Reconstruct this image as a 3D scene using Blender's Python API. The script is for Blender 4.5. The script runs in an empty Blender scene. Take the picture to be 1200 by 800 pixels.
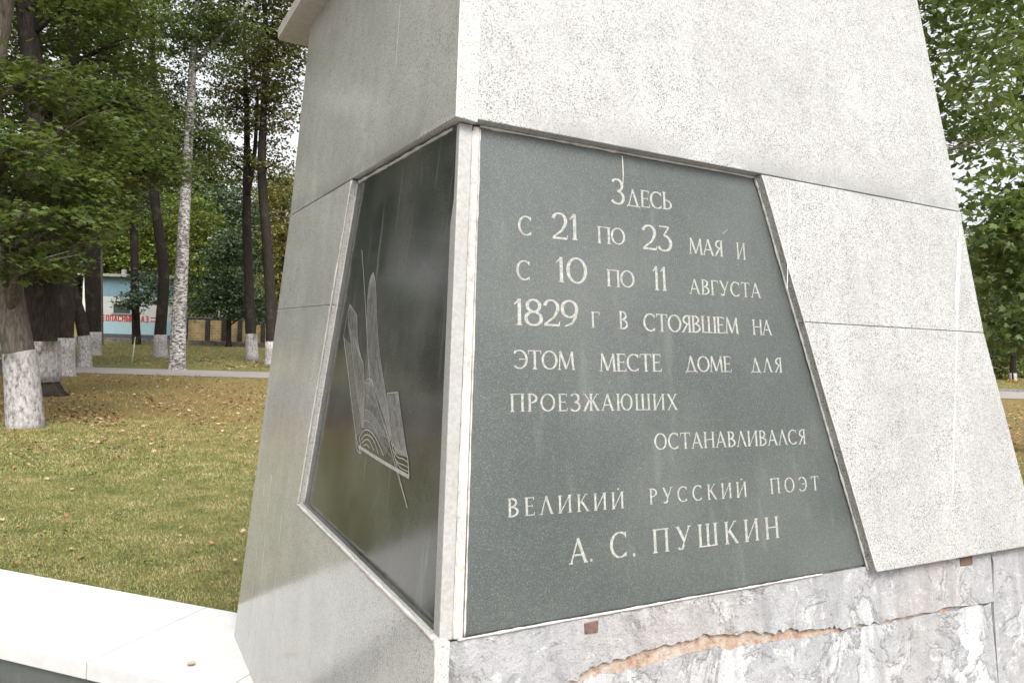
import bpy, bmesh, math, random
import numpy as np
from mathutils import Vector, Matrix
random.seed(7); rng = np.random.default_rng(7)
S = bpy.context.scene
COL = S.collection
R = math.radians

# ------------------------------------------------------------------ camera
CAM = Vector((0, 0, 1.72)); FPX = 870.0; ROLL = R(1.92); PITCH = R(-.12)
cd = bpy.data.cameras.new('camera'); cam = bpy.data.objects.new('camera', cd); COL.objects.link(cam)
cd.sensor_width = 36; cd.sensor_fit = 'HORIZONTAL'; cd.lens = FPX / 1200 * 36; cd.clip_start = .05; cd.clip_end = 2000
fw = Vector((0, math.cos(PITCH), math.sin(PITCH))); up0 = Vector((0, -math.sin(PITCH), math.cos(PITCH))); rt0 = Vector((1, 0, 0))
rt = rt0 * math.cos(ROLL) + up0 * math.sin(ROLL); up = up0 * math.cos(ROLL) - rt0 * math.sin(ROLL)
cam.matrix_world = Matrix(((rt.x, up.x, -fw.x, CAM.x), (rt.y, up.y, -fw.y, CAM.y), (rt.z, up.z, -fw.z, CAM.z), (0, 0, 0, 1)))
S.camera = cam

# ------------------------------------------------------------------ sky, sun, exposure
SUN = Vector((.22, -.55, .80)).normalized()
w = bpy.data.worlds.new('World'); S.world = w; w.use_nodes = True
nt = w.node_tree; bg = nt.nodes['Background']
sky = nt.nodes.new('ShaderNodeTexSky'); sky.sky_type = 'NISHITA'; sky.sun_disc = False
sky.sun_elevation = math.asin(SUN.z); sky.sun_rotation = math.atan2(SUN.x, SUN.y)
sky.air_density = 1.0; sky.dust_density = 6.0; sky.ozone_density = 1.0
hs = nt.nodes.new('ShaderNodeHueSaturation'); hs.inputs['Saturation'].default_value = .12
nt.links.new(sky.outputs[0], hs.inputs['Color']); nt.links.new(hs.outputs[0], bg.inputs[0])
bg.inputs[1].default_value = .15
sd = bpy.data.lights.new('sun', 'SUN'); sd.energy = .9; sd.angle = R(25); sd.color = (1, .975, .94)
so = bpy.data.objects.new('sun', sd); COL.objects.link(so); so.rotation_euler = SUN.to_track_quat('Z', 'Y').to_euler(); so.location = (0, 0, 30)
S.view_settings.view_transform = 'Standard'; S.view_settings.look = 'None'; S.view_settings.gamma = 1
S.view_settings.exposure = 1.2
S.cycles.max_bounces = 6; S.cycles.diffuse_bounces = 3; S.cycles.glossy_bounces = 3; S.cycles.transmission_bounces = 4
S.cycles.caustics_reflective = False; S.cycles.caustics_refractive = False

# ------------------------------------------------------------------ helpers
def ray(x, y):
    X, Y = x - 600, y - 400
    return (rt * X - up * Y + fw * FPX)
def at(x, y, D):                       # the point seen at that place of the picture, D metres ahead
    r = ray(x, y); return CAM + r * (D / r.y)
def terr(x, y):
    z = 0.0
    if y > 33: z += .021 * (min(y, 66) - 33)
    if y > 76: z += .26 * (min(y, 150) - 76)
    return z
def tag(o, label=None, cat=None, group=None, kind=None):
    if label: o['label'] = label
    if cat: o['category'] = cat
    if group: o['group'] = group
    if kind: o['kind'] = kind
    return o
def thing(name, loc, label, cat, group=None):
    o = bpy.data.objects.new(name, None); o.location = loc; o.empty_display_size = .2; COL.objects.link(o)
    return tag(o, label, cat, group)
def link(name, me, mat, parent=None, smooth=False):
    o = bpy.data.objects.new(name, me); COL.objects.link(o)
    if mat: me.materials.append(mat)
    if parent:
        o.parent = parent
        m = Matrix.Translation(parent.location) if parent.parent is None else Matrix.Translation(parent.parent.location)
        if parent.parent is not None or parent.type == 'EMPTY': o.matrix_parent_inverse = Matrix.Identity(4)
        if parent.type == 'EMPTY': me.transform(Matrix.Translation(-parent.location))
        else:
            top = parent
            while top.parent: top = top.parent
            if top.type == 'EMPTY': me.transform(Matrix.Translation(-top.location))
    if smooth:
        me.polygons.foreach_set('use_smooth', [True] * len(me.polygons))
    return o
def mesh_np(name, V, faces_flat, sizes):
    me = bpy.data.meshes.new(name)
    V = np.asarray(V, np.float32); n = len(V); me.vertices.add(n); me.vertices.foreach_set('co', V.ravel())
    sizes = np.asarray(sizes, np.int32); ff = np.asarray(faces_flat, np.int32)
    me.loops.add(len(ff)); me.loops.foreach_set('vertex_index', ff)
    me.polygons.add(len(sizes)); me.polygons.foreach_set('loop_start', np.concatenate([[0], np.cumsum(sizes)[:-1]]).astype(np.int32))
    me.polygons.foreach_set('loop_total', sizes)
    me.update(calc_edges=True); me.validate(); return me
def bm_mesh(bm, name):
    bmesh.ops.recalc_face_normals(bm, faces=bm.faces)
    me = bpy.data.meshes.new(name); bm.to_mesh(me); bm.free(); return me
def prism(bm, pts, nvec, depth, bevel=0):         # polygon pts (world, outer face) pushed back by depth along -nvec
    nvec = Vector(nvec)
    A = [bm.verts.new(p) for p in pts]; B = [bm.verts.new(Vector(p) - nvec * depth) for p in pts]
    fs = [bm.faces.new(A), bm.faces.new(B[::-1])]; n = len(A)
    for i in range(n):
        fs.append(bm.faces.new((A[i], B[i], B[(i + 1) % n], A[(i + 1) % n])))
    if bevel:
        es = list({e for f in fs for e in f.edges})
        bmesh.ops.bevel(bm, geom=es, offset=bevel, segments=2, affect='EDGES', profile=.6)
def box(bm, c, ux, uy, uz, sx, sy, sz, bevel=0):   # box on its base centre c with axes
    c, ux, uy, uz = map(Vector, (c, ux, uy, uz))
    pts = [c + ux * (sx / 2 * i) + uy * (sy / 2 * j) + uz * sz for i, j in ((-1, -1), (1, -1), (1, 1), (-1, 1))]
    prism(bm, pts, uz, sz, bevel)
X3, Y3, Z3 = Vector((1, 0, 0)), Vector((0, 1, 0)), Vector((0, 0, 1))
def tube(bm, path, sides=10, jitter=0.0, closed=True):      # path: [(Vector, radius)]
    rings = []
    n = len(path)
    ph = [random.uniform(0, 6.28) for _ in range(3)]
    for i, (p, r) in enumerate(path):
        d = (path[min(i + 1, n - 1)][0] - path[max(i - 1, 0)][0]).normalized()
        u = d.cross(Vector((.3, 1, .1))).normalized(); v = d.cross(u).normalized()
        ring = []
        for k in range(sides):
            t = 2 * math.pi * k / sides
            rr = r * (1 + jitter * (math.sin(3 * t + ph[0] + i * .4) * .6 + math.sin(5 * t + ph[1] - i * .3) * .5 + random.uniform(-.35, .35)))
            ring.append(bm.verts.new(p + u * math.cos(t) * rr + v * math.sin(t) * rr))
        rings.append(ring)
    for i in range(n - 1):
        for k in range(sides):
            bm.faces.new((rings[i][k], rings[i][(k + 1) % sides], rings[i + 1][(k + 1) % sides], rings[i + 1][k]))
    if closed:
        bm.faces.new(rings[0][::-1]); bm.faces.new(rings[-1])
def smooth_path(pts, step):
    out = []
    n = len(pts)
    for i in range(n - 1):
        p0, p1, p2, p3 = (pts[max(i - 1, 0)], pts[i], pts[i + 1], pts[min(i + 2, n - 1)])
        k = max(1, int((p2[0] - p1[0]).length / step))
        for j in range(k):
            t = j / k
            f = lambda a, b, c, d: .5 * ((2 * b) + (c - a) * t + (2 * a - 5 * b + 4 * c - d) * t * t + (3 * b - a - 3 * c + d) * t ** 3)
            out.append((f(p0[0], p1[0], p2[0], p3[0]), p1[1] + (p2[1] - p1[1]) * t))
    out.append(pts[-1]); return out

# ------------------------------------------------------------------ materials
class M:
    def __init__(s, name):
        s.m = bpy.data.materials.new(name); s.m.use_nodes = True; s.t = s.m.node_tree; s.b = s.t.nodes['Principled BSDF']
        s.out = s.t.nodes['Material Output']
    def n(s, typ, **kw):
        nd = s.t.nodes.new(typ)
        for k, v in kw.items(): setattr(nd, k, v)
        return nd
    def l(s, a, b): s.t.links.new(a, b)
    def co(s): return s.n('ShaderNodeTexCoord').outputs['Object']
    def noise(s, scale, detail=4, rough=.55, vec=None, stretch=None, dist=0):
        nd = s.n('ShaderNodeTexNoise'); nd.inputs['Scale'].default_value = scale; nd.inputs['Detail'].default_value = detail
        nd.inputs['Roughness'].default_value = rough; nd.inputs['Distortion'].default_value = dist
        v = vec or s.co()
        if stretch:
            mp = s.n('ShaderNodeMapping'); mp.inputs['Scale'].default_value = stretch; s.l(v, mp.inputs[0]); v = mp.outputs[0]
        s.l(v, nd.inputs['Vector']); return nd.outputs['Fac']
    def ramp(s, fac, stops, interp='LINEAR'):
        r = s.n('ShaderNodeValToRGB'); r.color_ramp.interpolation = interp; e = r.color_ramp.elements
        while len(e) < len(stops): e.new(.5)
        for q, (p, c) in zip(e, stops):
            q.position = p; q.color = (*(c if isinstance(c, (tuple, list)) else (c, c, c)), 1)
        s.l(fac, r.inputs[0]); return r.outputs[0]
    def mix(s, fac, a, b, mode='MIX'):
        x = s.n('ShaderNodeMix', data_type='RGBA', blend_type=mode)
        for sock, v in ((x.inputs[0], fac), (x.inputs[6], a), (x.inputs[7], b)):
            if hasattr(v, 'links'): s.l(v, sock)
            elif isinstance(v, (int, float)): sock.default_value = v if sock == x.inputs[0] else (v, v, v, 1)
            else: sock.default_value = (*v, 1)
        return x.outputs[2]
    def math(s, op, a, b=0):
        x = s.n('ShaderNodeMath', operation=op)
        for sock, v in ((x.inputs[0], a), (x.inputs[1], b)):
            if hasattr(v, 'links'): s.l(v, sock)
            else: sock.default_value = v
        return x.outputs[0]
    def bump(s, h, strength, dist=.01):
        b = s.n('ShaderNodeBump'); b.inputs['Strength'].default_value = strength; b.inputs['Distance'].default_value = dist
        s.l(h, b.inputs['Height']); s.l(b.outputs[0], s.b.inputs['Normal'])
    def base(s, c):
        if hasattr(c, 'links'): s.l(c, s.b.inputs['Base Color'])
        else: s.b.inputs['Base Color'].default_value = (*c, 1)
    def rough(s, r):
        if hasattr(r, 'links'): s.l(r, s.b.inputs['Roughness'])
        else: s.b.inputs['Roughness'].default_value = r
    def spec(s, v): s.b.inputs['Specular IOR Level'].default_value = v

def granite(name, light, mid, dark, rough, speck=.36, spec=.5, streaks=.25, stain=.6):
    m = M(name)
    n3 = m.noise(3.0, 5, .6); nm = m.noise(14, 5, .65); n1 = m.math('ADD', m.noise(235, 4, .72), m.math('MULTIPLY', m.math('SUBTRACT', nm, .5), .14)); n2 = m.noise(95, 3, .65); n4 = m.noise(1.0, 3, .5, stretch=(9, 9, .9))
    c = m.ramp(n2, [(.35, mid), (.62, light)])
    sp = m.ramp(n1, [(speck, 1.0), (speck + .045, 0.0)])
    c = m.mix(sp, c, dark)
    c = m.mix(m.ramp(n3, [(.32, .34), (.62, 0.0)]), c, tuple(v * .62 for v in mid))
    c = m.mix(m.math('MULTIPLY', m.ramp(n4, [(.56, 0.0), (.75, 1.0)]), streaks), c, tuple(min(1, v * 1.12) for v in light))
    oi = m.n('ShaderNodeObjectInfo'); c = m.mix(m.math('MULTIPLY', oi.outputs['Random'], .12), c, tuple(v * .7 for v in mid))
    sep = m.n('ShaderNodeSeparateXYZ'); m.l(m.co(), sep.inputs[0])
    n5 = m.noise(2.1, 6, .65, stretch=(1, 1, .6)); n6 = m.noise(1.1, 5, .6, stretch=(7, 7, .35))
    dz = m.math('ADD', sep.outputs[2], m.math('MULTIPLY', n5, .10))
    band = m.ramp(m.math('DIVIDE', dz, 4), [(.5745, 0.0), (.5755, 1.0), (.592, .25), (.615, 0.0)])                # damp dirt above the joint
    c = m.mix(m.math('MULTIPLY', m.math('MULTIPLY', band, m.ramp(n5, [(.38, 0.0), (.52, 1.0)])), min(1, stain * 1.6)), c, tuple(v * .62 for v in mid))
    c = m.mix(m.math('MULTIPLY', m.ramp(n6, [(.50, 0.0), (.70, 1.0)]), stain * .45), c, tuple(v * .72 for v in mid))
    m.base(c); m.rough(rough if not isinstance(rough, tuple) else m.ramp(n3, [(.3, rough[0]), (.7, rough[1])])); m.spec(spec)
    m.bump(n1, .05, .002)
    return m.m
MG_front = granite('grey_granite_sawn', (.42, .418, .40), (.325, .322, .31), (.055, .054, .052), .55, speck=.42)
MG_left = granite('grey_granite_polished', (.455, .452, .425), (.385, .383, .358), (.14, .139, .13), (.05, .11), speck=.41, spec=.45, streaks=.15)
def dark_granite(name, c0, c1, fleck, rough, spec, dust):
    m = M(name)
    n1 = m.noise(330, 2, .6); n2 = m.noise(2.2, 5, .6); n3 = m.noise(1.3, 4, .6, stretch=(14, 14, 1.1))
    c = m.ramp(n1, [(.38, c0), (.60, c1), (.70, fleck)])
    c = m.mix(m.math('MULTIPLY', m.ramp(n2, [(.4, 0.0), (.75, 1.0)]), dust), c, (.25, .25, .23))
    c = m.mix(m.math('MULTIPLY', m.ramp(n3, [(.58, 0.0), (.72, 1.0)]), dust * .7), c, (.3, .3, .28))
    m.base(c); m.rough(m.ramp(n2, [(.35, rough), (.7, rough * 1.5)])); m.spec(spec)
    return m.m
MD_front = dark_granite('dark_green_grey_granite', (.040, .046, .044), (.069, .078, .074), (.128, .138, .132), .36, .45, .14)
MD_left = dark_granite('black_polished_granite', (.022, .025, .024), (.035, .038, .036), (.07, .07, .066), .10, .5, .32)

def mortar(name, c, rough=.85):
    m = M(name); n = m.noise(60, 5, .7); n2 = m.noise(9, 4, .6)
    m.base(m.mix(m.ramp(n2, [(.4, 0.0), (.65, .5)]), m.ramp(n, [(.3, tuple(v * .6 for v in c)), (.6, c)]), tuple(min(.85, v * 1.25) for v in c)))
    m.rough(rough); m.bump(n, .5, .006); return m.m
M_mortar_lit_edge = mortar('pale_mortar_and_lit_edge', (.42, .40, .375))
M_post = granite('white_stone_strip', (.33, .325, .31), (.26, .255, .24), (.14, .135, .13), .6, speck=.3, streaks=.6)
def plaster(name, base, warm, white, grey, wlev):
    m = M(name)
    sc = lambda v, k: tuple(min(.8, q_ * k) for q_ in v)
    a = m.noise(5.5, 10, .68, dist=.5); b = m.noise(22, 9, .72, dist=.6); c = m.noise(2.6, 6, .62, stretch=(6, 6, .7)); d = m.noise(150, 4, .7); e = m.noise(1.7, 5); f = m.noise(11, 8, .75, dist=1.2)
    col = m.ramp(b, [(.30, sc(base, .68)), (.46, base), (.60, sc(base, 1.15))])
    col = m.mix(m.ramp(a, [(wlev, 0.0), (wlev + .035, .55), (wlev + .16, .85)]), col, white)      # scaled-off patches with ragged rims
    col = m.mix(m.ramp(f, [(.56, 0.0), (.585, .6), (.66, .75)]), col, sc(white, 1.12))
    col = m.mix(m.ramp(c, [(.50, 0.0), (.66, .65)]), col, grey)                                   # dirty runs
    col = m.mix(m.ramp(e, [(.48, 0.0), (.70, .5)]), col, warm)
    col = m.mix(m.ramp(d, [(.36, .55), (.43, 0.0)]), col, sc(grey, .6))
    m.base(col); m.rough(.92); m.spec(.2)
    h = m.math('ADD', m.math('ADD', b, m.math('MULTIPLY', d, .4)), m.math('MULTIPLY', m.ramp(a, [(wlev, .7), (wlev + .03, 0.0)]), .8)); m.bump(h, .75, .012); return m.m
M_plaster = plaster('weathered_plaster', (.29, .288, .29), (.31, .275, .25), (.41, .41, .41), (.20, .198, .20), .55)
M_scaled = plaster('scaled_concrete', (.30, .298, .304), (.29, .28, .265), (.46, .46, .46), (.20, .198, .205), .50)
def rusty():
    m = M('orange_mortar'); n = m.noise(45, 6, .7); b = m.noise(9, 5, .6)
    c = m.ramp(n, [(.3, (.17, .085, .06)), (.44, (.30, .20, .145)), (.60, (.37, .31, .25))])
    m.base(m.mix(m.ramp(b, [(.45, 0.0), (.6, .7)]), c, (.40, .36, .31))); m.rough(.95); m.bump(n, .9, .012); return m.m
M_rust = rusty()
def flat(name, c, rough=.6, var=.15, scale=20, spec=.5):
    m = M(name); n = m.noise(scale, 5, .6)
    m.base(m.ramp(n, [(.3, tuple(v * (1 - var) for v in c)), (.7, tuple(min(.9, v * (1 + var)) for v in c))])); m.rough(rough); m.spec(spec); return m.m
M_letter = flat('pale_engraved_letter', (.27, .27, .245), .8, .35, 130)
M_engrave = flat('pale_engraved_line', (.30, .295, .265), .8, .2, 60)
M_hatch = flat('grey_engraved_hatching', (.185, .182, .168), .7, .3, 60)
M_brickbit = flat('brown_brick', (.115, .065, .05), .9, .3, 80)
M_slab = flat('white_concrete_slab', (.465, .46, .45), .75, .07, 14)
def streakmat():
    m = M('lime_run'); n = m.noise(14, 5, .7, stretch=(6, 6, .5)); t = m.n('ShaderNodeBsdfTransparent'); mx = m.n('ShaderNodeMixShader')
    m.base((.66, .66, .65)); m.rough(.8)
    m.l(m.ramp(n, [(.36, 0.0), (.54, .8)]), mx.inputs[0]); m.l(t.outputs[0], mx.inputs[1]); m.l(m.b.outputs[0], mx.inputs[2]); m.l(mx.outputs[0], m.out.inputs[0]); return m.m
M_streak = streakmat()

def leafmat(name, ramp, trans=.35, spread=.5):
    m = M(name)
    g = m.n('ShaderNodeNewGeometry'); big = m.noise(.55, 3, .5); fine = m.noise(6, 2)
    f = m.math('ADD', m.math('MULTIPLY', g.outputs['Random Per Island'], spread), m.math('MULTIPLY', m.math('SUBTRACT', big, .5), 1.1))
    f = m.math('ADD', f, .5 - spread / 2)
    c = m.ramp(f, ramp); m.base(c); m.rough(.45); m.spec(.35)
    tr = m.n('ShaderNodeBsdfTranslucent'); m.l(m.mix(.5, c, (.16, .2, .03)), tr.inputs[0])
    mx = m.n('ShaderNodeMixShader'); mx.inputs[0].default_value = trans
    m.l(m.b.outputs[0], mx.inputs[1]); m.l(tr.outputs[0], mx.inputs[2]); m.l(mx.outputs[0], m.out.inputs[0]); return m.m
G0, G1, G2, G3 = (.026, .042, .015), (.062, .090, .027), (.115, .148, .042), (.17, .185, .052)
ML_maple = leafmat('maple_leaves', [(.0, G0), (.4, G1), (.7, G2), (.93, (.17, .19, .05)), (1.0, (.32, .17, .05))], .42)
ML_mixed = leafmat('mixed_green_leaves', [(.0, G0), (.35, G1), (.7, G2), (.9, G3), (1.0, (.24, .17, .04))], .3)
ML_brown = leafmat('olive_brown_leaves', [(.0, (.032, .038, .013)), (.4, (.075, .080, .024)), (.75, (.125, .11, .034)), (1.0, (.22, .13, .035))], .3)
ML_birch = leafmat('birch_leaves', [(.0, (.03, .05, .015)), (.5, (.075, .11, .03)), (.85, (.14, .17, .05)), (1.0, (.27, .20, .05))], .35)
ML_yellow = leafmat('yellow_leaves', [(.0, (.05, .065, .02)), (.4, (.13, .125, .03)), (.75, (.22, .17, .04)), (1.0, (.33, .21, .05))], .35)
ML_lime = leafmat('yellow_green_leaves', [(.0, (.04, .07, .012)), (.5, (.11, .15, .025)), (1.0, (.22, .21, .04))], .35)
ML_blue = leafmat('blue_green_leaves', [(.0, (.018, .034, .017)), (.5, (.045, .075, .038)), (1.0, (.10, .14, .065))], .2)
ML_ash = leafmat('ash_leaves', [(.0, (.045, .075, .025)), (.45, (.105, .155, .05)), (.85, (.17, .215, .07)), (1.0, (.27, .23, .06))], .45)
ML_orange = leafmat('orange_leaves', [(.0, (.20, .07, .02)), (.5, (.42, .15, .03)), (1.0, (.50, .26, .04))], .3)

def bark(name, c0, c1, sx=9):
    m = M(name); n = m.noise(3.0, 7, .65, stretch=(sx, sx, 1.4)); n2 = m.noise(2, 4)
    c = m.ramp(n, [(.32, c0), (.66, c1)]); m.base(m.mix(m.ramp(n2, [(.55, 0.0), (.75, .4)]), c, (.11, .12, .07))); m.rough(.95); m.spec(.15)
    m.bump(n, .8, .03); return m.m
MB_dark = bark('dark_bark', (.012, .010, .009), (.045, .036, .030))
MB_grey = bark('grey_brown_bark', (.04, .033, .028), (.16, .135, .11))
def birchbark():
    m = M('birch_bark'); n = m.noise(4.2, 7, .72, stretch=(1.6, 1.6, 3.4), dist=.6); n2 = m.noise(1.5, 5, .65, stretch=(1.6, 1.6, .7)); n3 = m.noise(11, 5, .7, stretch=(1, 1, 4))
    c = m.ramp(n, [(.44, (.045, .04, .035)), (.50, (.27, .255, .235)), (.58, (.50, .49, .465))])
    c = m.mix(m.ramp(n2, [(.52, 0.0), (.64, .8)]), c, (.09, .075, .066)); c = m.mix(m.ramp(n3, [(.60, 0.0), (.66, .6)]), c, (.06, .05, .045))
    m.base(c); m.rough(.85); m.bump(n, .6, .015); return m.m
MB_birch = birchbark()
def limewash():
    m = M('limewash_on_bark'); n = m.noise(9, 7, .7, stretch=(2.2, 2.2, 1)); n2 = m.noise(2, 4)
    c = m.ramp(n, [(.34, (.07, .06, .052)), (.47, (.27, .255, .245)), (.64, (.43, .42, .41))])
    m.base(m.mix(m.ramp(n2, [(.5, 0.0), (.75, .35)]), c, (.34, .31, .28))); m.rough(.9); m.bump(n, .7, .02); return m.m
M_lime = limewash()

# ------------------------------------------------------------------ the ground
def ground_mat():
    m = M('lawn_soil_and_turf'); a = m.noise(.35, 5, .6); b = m.noise(3, 6, .65); c = m.noise(40, 4, .7)
    col = m.ramp(c, [(.3, (.08, .075, .026)), (.55, (.17, .15, .055)), (.75, (.28, .23, .105))])
    col = m.mix(m.ramp(b, [(.42, 0.0), (.62, .8)]), col, (.075, .095, .026))
    # leaf-strewn belt under the trees
    sep = m.n('ShaderNodeSeparateXYZ'); m.l(m.co(), sep.inputs[0])
    y = m.math('ADD', sep.outputs[1], m.math('MULTIPLY', b, 5.0))
    belt = m.math('MULTIPLY', m.ramp(m.math('DIVIDE', y, 60), [(.19, 0.0), (.27, 1.0), (.52, .9), (.57, .12)]), m.ramp(a, [(.3, .35), (.6, .85)]))
    col = m.mix(belt, col, m.ramp(c, [(.3, (.10, .06, .03)), (.5, (.20, .125, .05)), (.7, (.30, .20, .085))]))
    m.base(col); m.rough(.95); m.spec(.15); m.bump(m.math('ADD', b, c), .7, .05); return m.m
xs = np.concatenate([[-300, -200, -140], np.arange(-100, 101, 5), [140, 200, 300]]).astype(float)
ys = np.concatenate([[-120, -60, -20], np.arange(0, 160, 3), [200, 300]]).astype(float)
V = [(x, y, terr(x, y)) for y in ys for x in xs]; nx = len(xs)
F = [(j * nx + i, j * nx + i + 1, (j + 1) * nx + i + 1, (j + 1) * nx + i) for j in range(len(ys) - 1) for i in range(nx - 1)]
tag(link('ground', mesh_np('ground', V, [k for f in F for k in f], [4] * len(F)), ground_mat(), None, True), kind='structure')

def strip(name, pts, dz, mat):                      # a sheet draped over the terrain
    bm = bmesh.new(); L = []
    for (x0, y0), (x1, y1) in pts: L.append((bm.verts.new((x0, y0, terr(x0, y0) + dz)), bm.verts.new((x1, y1, terr(x1, y1) + dz))))
    for p, q in zip(L, L[1:]): bm.faces.new((p[0], p[1], q[1], q[0]))
    return tag(link(name, bm_mesh(bm, name), mat), kind='structure')
def asphalt(name, c, s=30):
    m = M(name); a = m.noise(s, 5, .7); b = m.noise(.8, 4); m.base(m.mix(m.ramp(b, [(.4, 0.0), (.7, .5)]), m.ramp(a, [(.3, tuple(v * .7 for v in c)), (.7, tuple(v * 1.2 for v in c))]), tuple(v * .75 for v in c)))
    m.rough(.9); m.bump(a, .4, .01); return m.m
pn = lambda x: 28.3 + .10 * x; pw = lambda x: 4.3 + .012 * x
strip('path', [((x, pn(x)), (x, pn(x) + pw(x))) for x in range(-90, 91, 5)], .012, asphalt('worn_asphalt', (.23, .21, .19)))
strip('far_lane', [((x, 58.3), (x, 60.2)) for x in range(-90, 91, 5)], .02, asphalt('pale_concrete_lane', (.26, .24, .22)))
# kerb on the far side of the path, and the low stone edge before the yard
def kerb(name, f, h, t, mat, x0=-90, x1=90):
    bm = bmesh.new(); prev = None
    for x in range(x0, x1 + 1, 5):
        y = f(x); z = terr(x, y) - .05
        q = [bm.verts.new((x, y + a, z + b)) for a, b in ((0, 0), (0, h + .05), (t, h + .05), (t, 0))]
        if prev:
            for k in range(4): bm.faces.new((prev[k], prev[(k + 1) % 4], q[(k + 1) % 4], q[k]))
        else: bm.faces.new(q)
        prev = q
    bm.faces.new(prev[::-1])
    return tag(link(name, bm_mesh(bm, name), mat), kind='structure')
kerb('path_kerb', lambda x: pn(x) + pw(x) + .004, .13, .16, flat('kerb_stone', (.17, .16, .15), .9, .3, 6), 5, 90)
kerb('yard_kerb', lambda x: 57.9, .34, .3, flat('kerb_rubble', (.15, .13, .115), .9, .5, 3))

# ------------------------------------------------------------------ the monument
YAW = R(61.3); a = Vector((math.sin(YAW), math.cos(YAW), 0)); b = Vector((-math.cos(YAW), math.sin(YAW), 0))
TA, TB = .0805, .1729; U = Vector((0, 0, 1)) + a * TA + b * TB
C0 = Vector((-.125, 1.6, 1.069)); nF = a.cross(U).normalized(); nL = U.cross(b).normalized()
def PF(s, h, off=0): return C0 + a * s + U * h + nF * off
def PL(s, h, off=0): return C0 + b * s + U * h + nL * off
mon = thing('monument', tuple(C0 + a * 1.1 + b * 1.1 - Vector((0, 0, 1.069))), 'tapering grey granite monument pedestal with dark inscribed plaques and bare plaster base', 'monument')
def sR(h): return 2.322 - .281 * (h + .025) if h < .733 else (2.121 - .203 * (h - .733) if h < 1.177 else 2.031 - .181 * (h - 1.177))
def sB(h): return 2.09 - .262 * h if h < 1.18 else 1.786 - .126 * (h - 1.18)
def frustum(bm, h0, h1, inF, inL, inR, inB, bev=0):
    rings = []
    for h in (h0, h1):
        q = lambda s, t: C0 + U * h + a * s + b * t
        rings.append([bm.verts.new(q(*p)) for p in ((inL, inF), (sR(h) - inR, inF), (sR(h) - inR, sB(h) - inB), (inL, sB(h) - inB))])
    bm.faces.new(rings[0][::-1]); bm.faces.new(rings[1])
    for k in range(4): bm.faces.new((rings[0][k], rings[0][(k + 1) % 4], rings[1][(k + 1) % 4], rings[1][k]))
def part(name, bm, mat, parent=mon, smooth=False): return link(name, bm_mesh(bm, name), mat, parent, smooth)
def slabF(name, pts, off, th, mat, bev=.003, parent=mon):
    bm = bmesh.new(); prism(bm, [PF(s, h, off) for s, h in pts], nF, th, bev); return part(name, bm, mat, parent)
def slabL(name, pts, off, th, mat, bev=.003, parent=mon):
    bm = bmesh.new(); prism(bm, [PL(s, h, off) for s, h in pts], nL, th, bev); return part(name, bm, mat, parent)
bm = bmesh.new(); frustum(bm, -1.13, -.004, .012, .012, .015, .015); base = part('concrete_base', bm, M_scaled)
bm = bmesh.new(); frustum(bm, -.003, 2.075, .034, .034, .012, .012); part('pedestal_core', bm, MG_left)
tag(base, 'bare concrete base with scaling plaster')
OF, OL, OP = .030, .034, .012; JH = 1.178
# upper cladding
slabF('cladding_slab', [(.012, JH + .003), (sR(JH), JH + .003), (sR(2.07), 2.07), (.007, 2.07)], OF, .06, MG_front)
slabL('cladding_slab', [(-.0345, JH), (1.786, JH + .002), (1.674, 2.07), (-.0365, 2.07)], OL, .06, MG_left)
bm = bmesh.new(); prism(bm, [PF(s, h, OF + .002) for s, h in ((-.0275, JH + .001), (-.002, JH + .001), (-.007, 2.07), (-.0325, 2.07))], nF, .05, .002); part('corner_strip', bm, M_post)
# front right cladding round the plaque
def dF(h): return 1.426 + (1.0 - 1.426) * h / 1.188           # plaque's slanting right edge
def eF(h): return 1.407 - .3502 * h                           # edge of the cladding beside it
g = .0007
slabF('cladding_slab', [(eF(.7305), .7305 + g), (sR(.7305), .7305 + g), (sR(JH), JH), (eF(JH), JH)], OF, .065, MG_front)
slabF('cladding_slab', [(eF(-.020), -.020), (2.330, -.028), (sR(.7305), .7305 - g), (eF(.7305), .7305 - g)], OF, .065, MG_front)
# left cladding round the plaque
def eL(h): return 1.251 - .3735 * (h - .028)
slabL('cladding_slab', [(eL(.75), .750 + .0004), (sB(.75), .753 + .0004), (1.786, JH - .0025), (eL(JH), JH - .003)], OL, .06, MG_left)
slabL('cladding_slab', [(-.0325, -1.09), (sB(-1.09), -1.09), (sB(.75), .753 - .0004), (eL(.75), .750 - .0004), (eL(.028), .028), (-.0325, .008)], OL, .034, MG_left)
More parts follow.
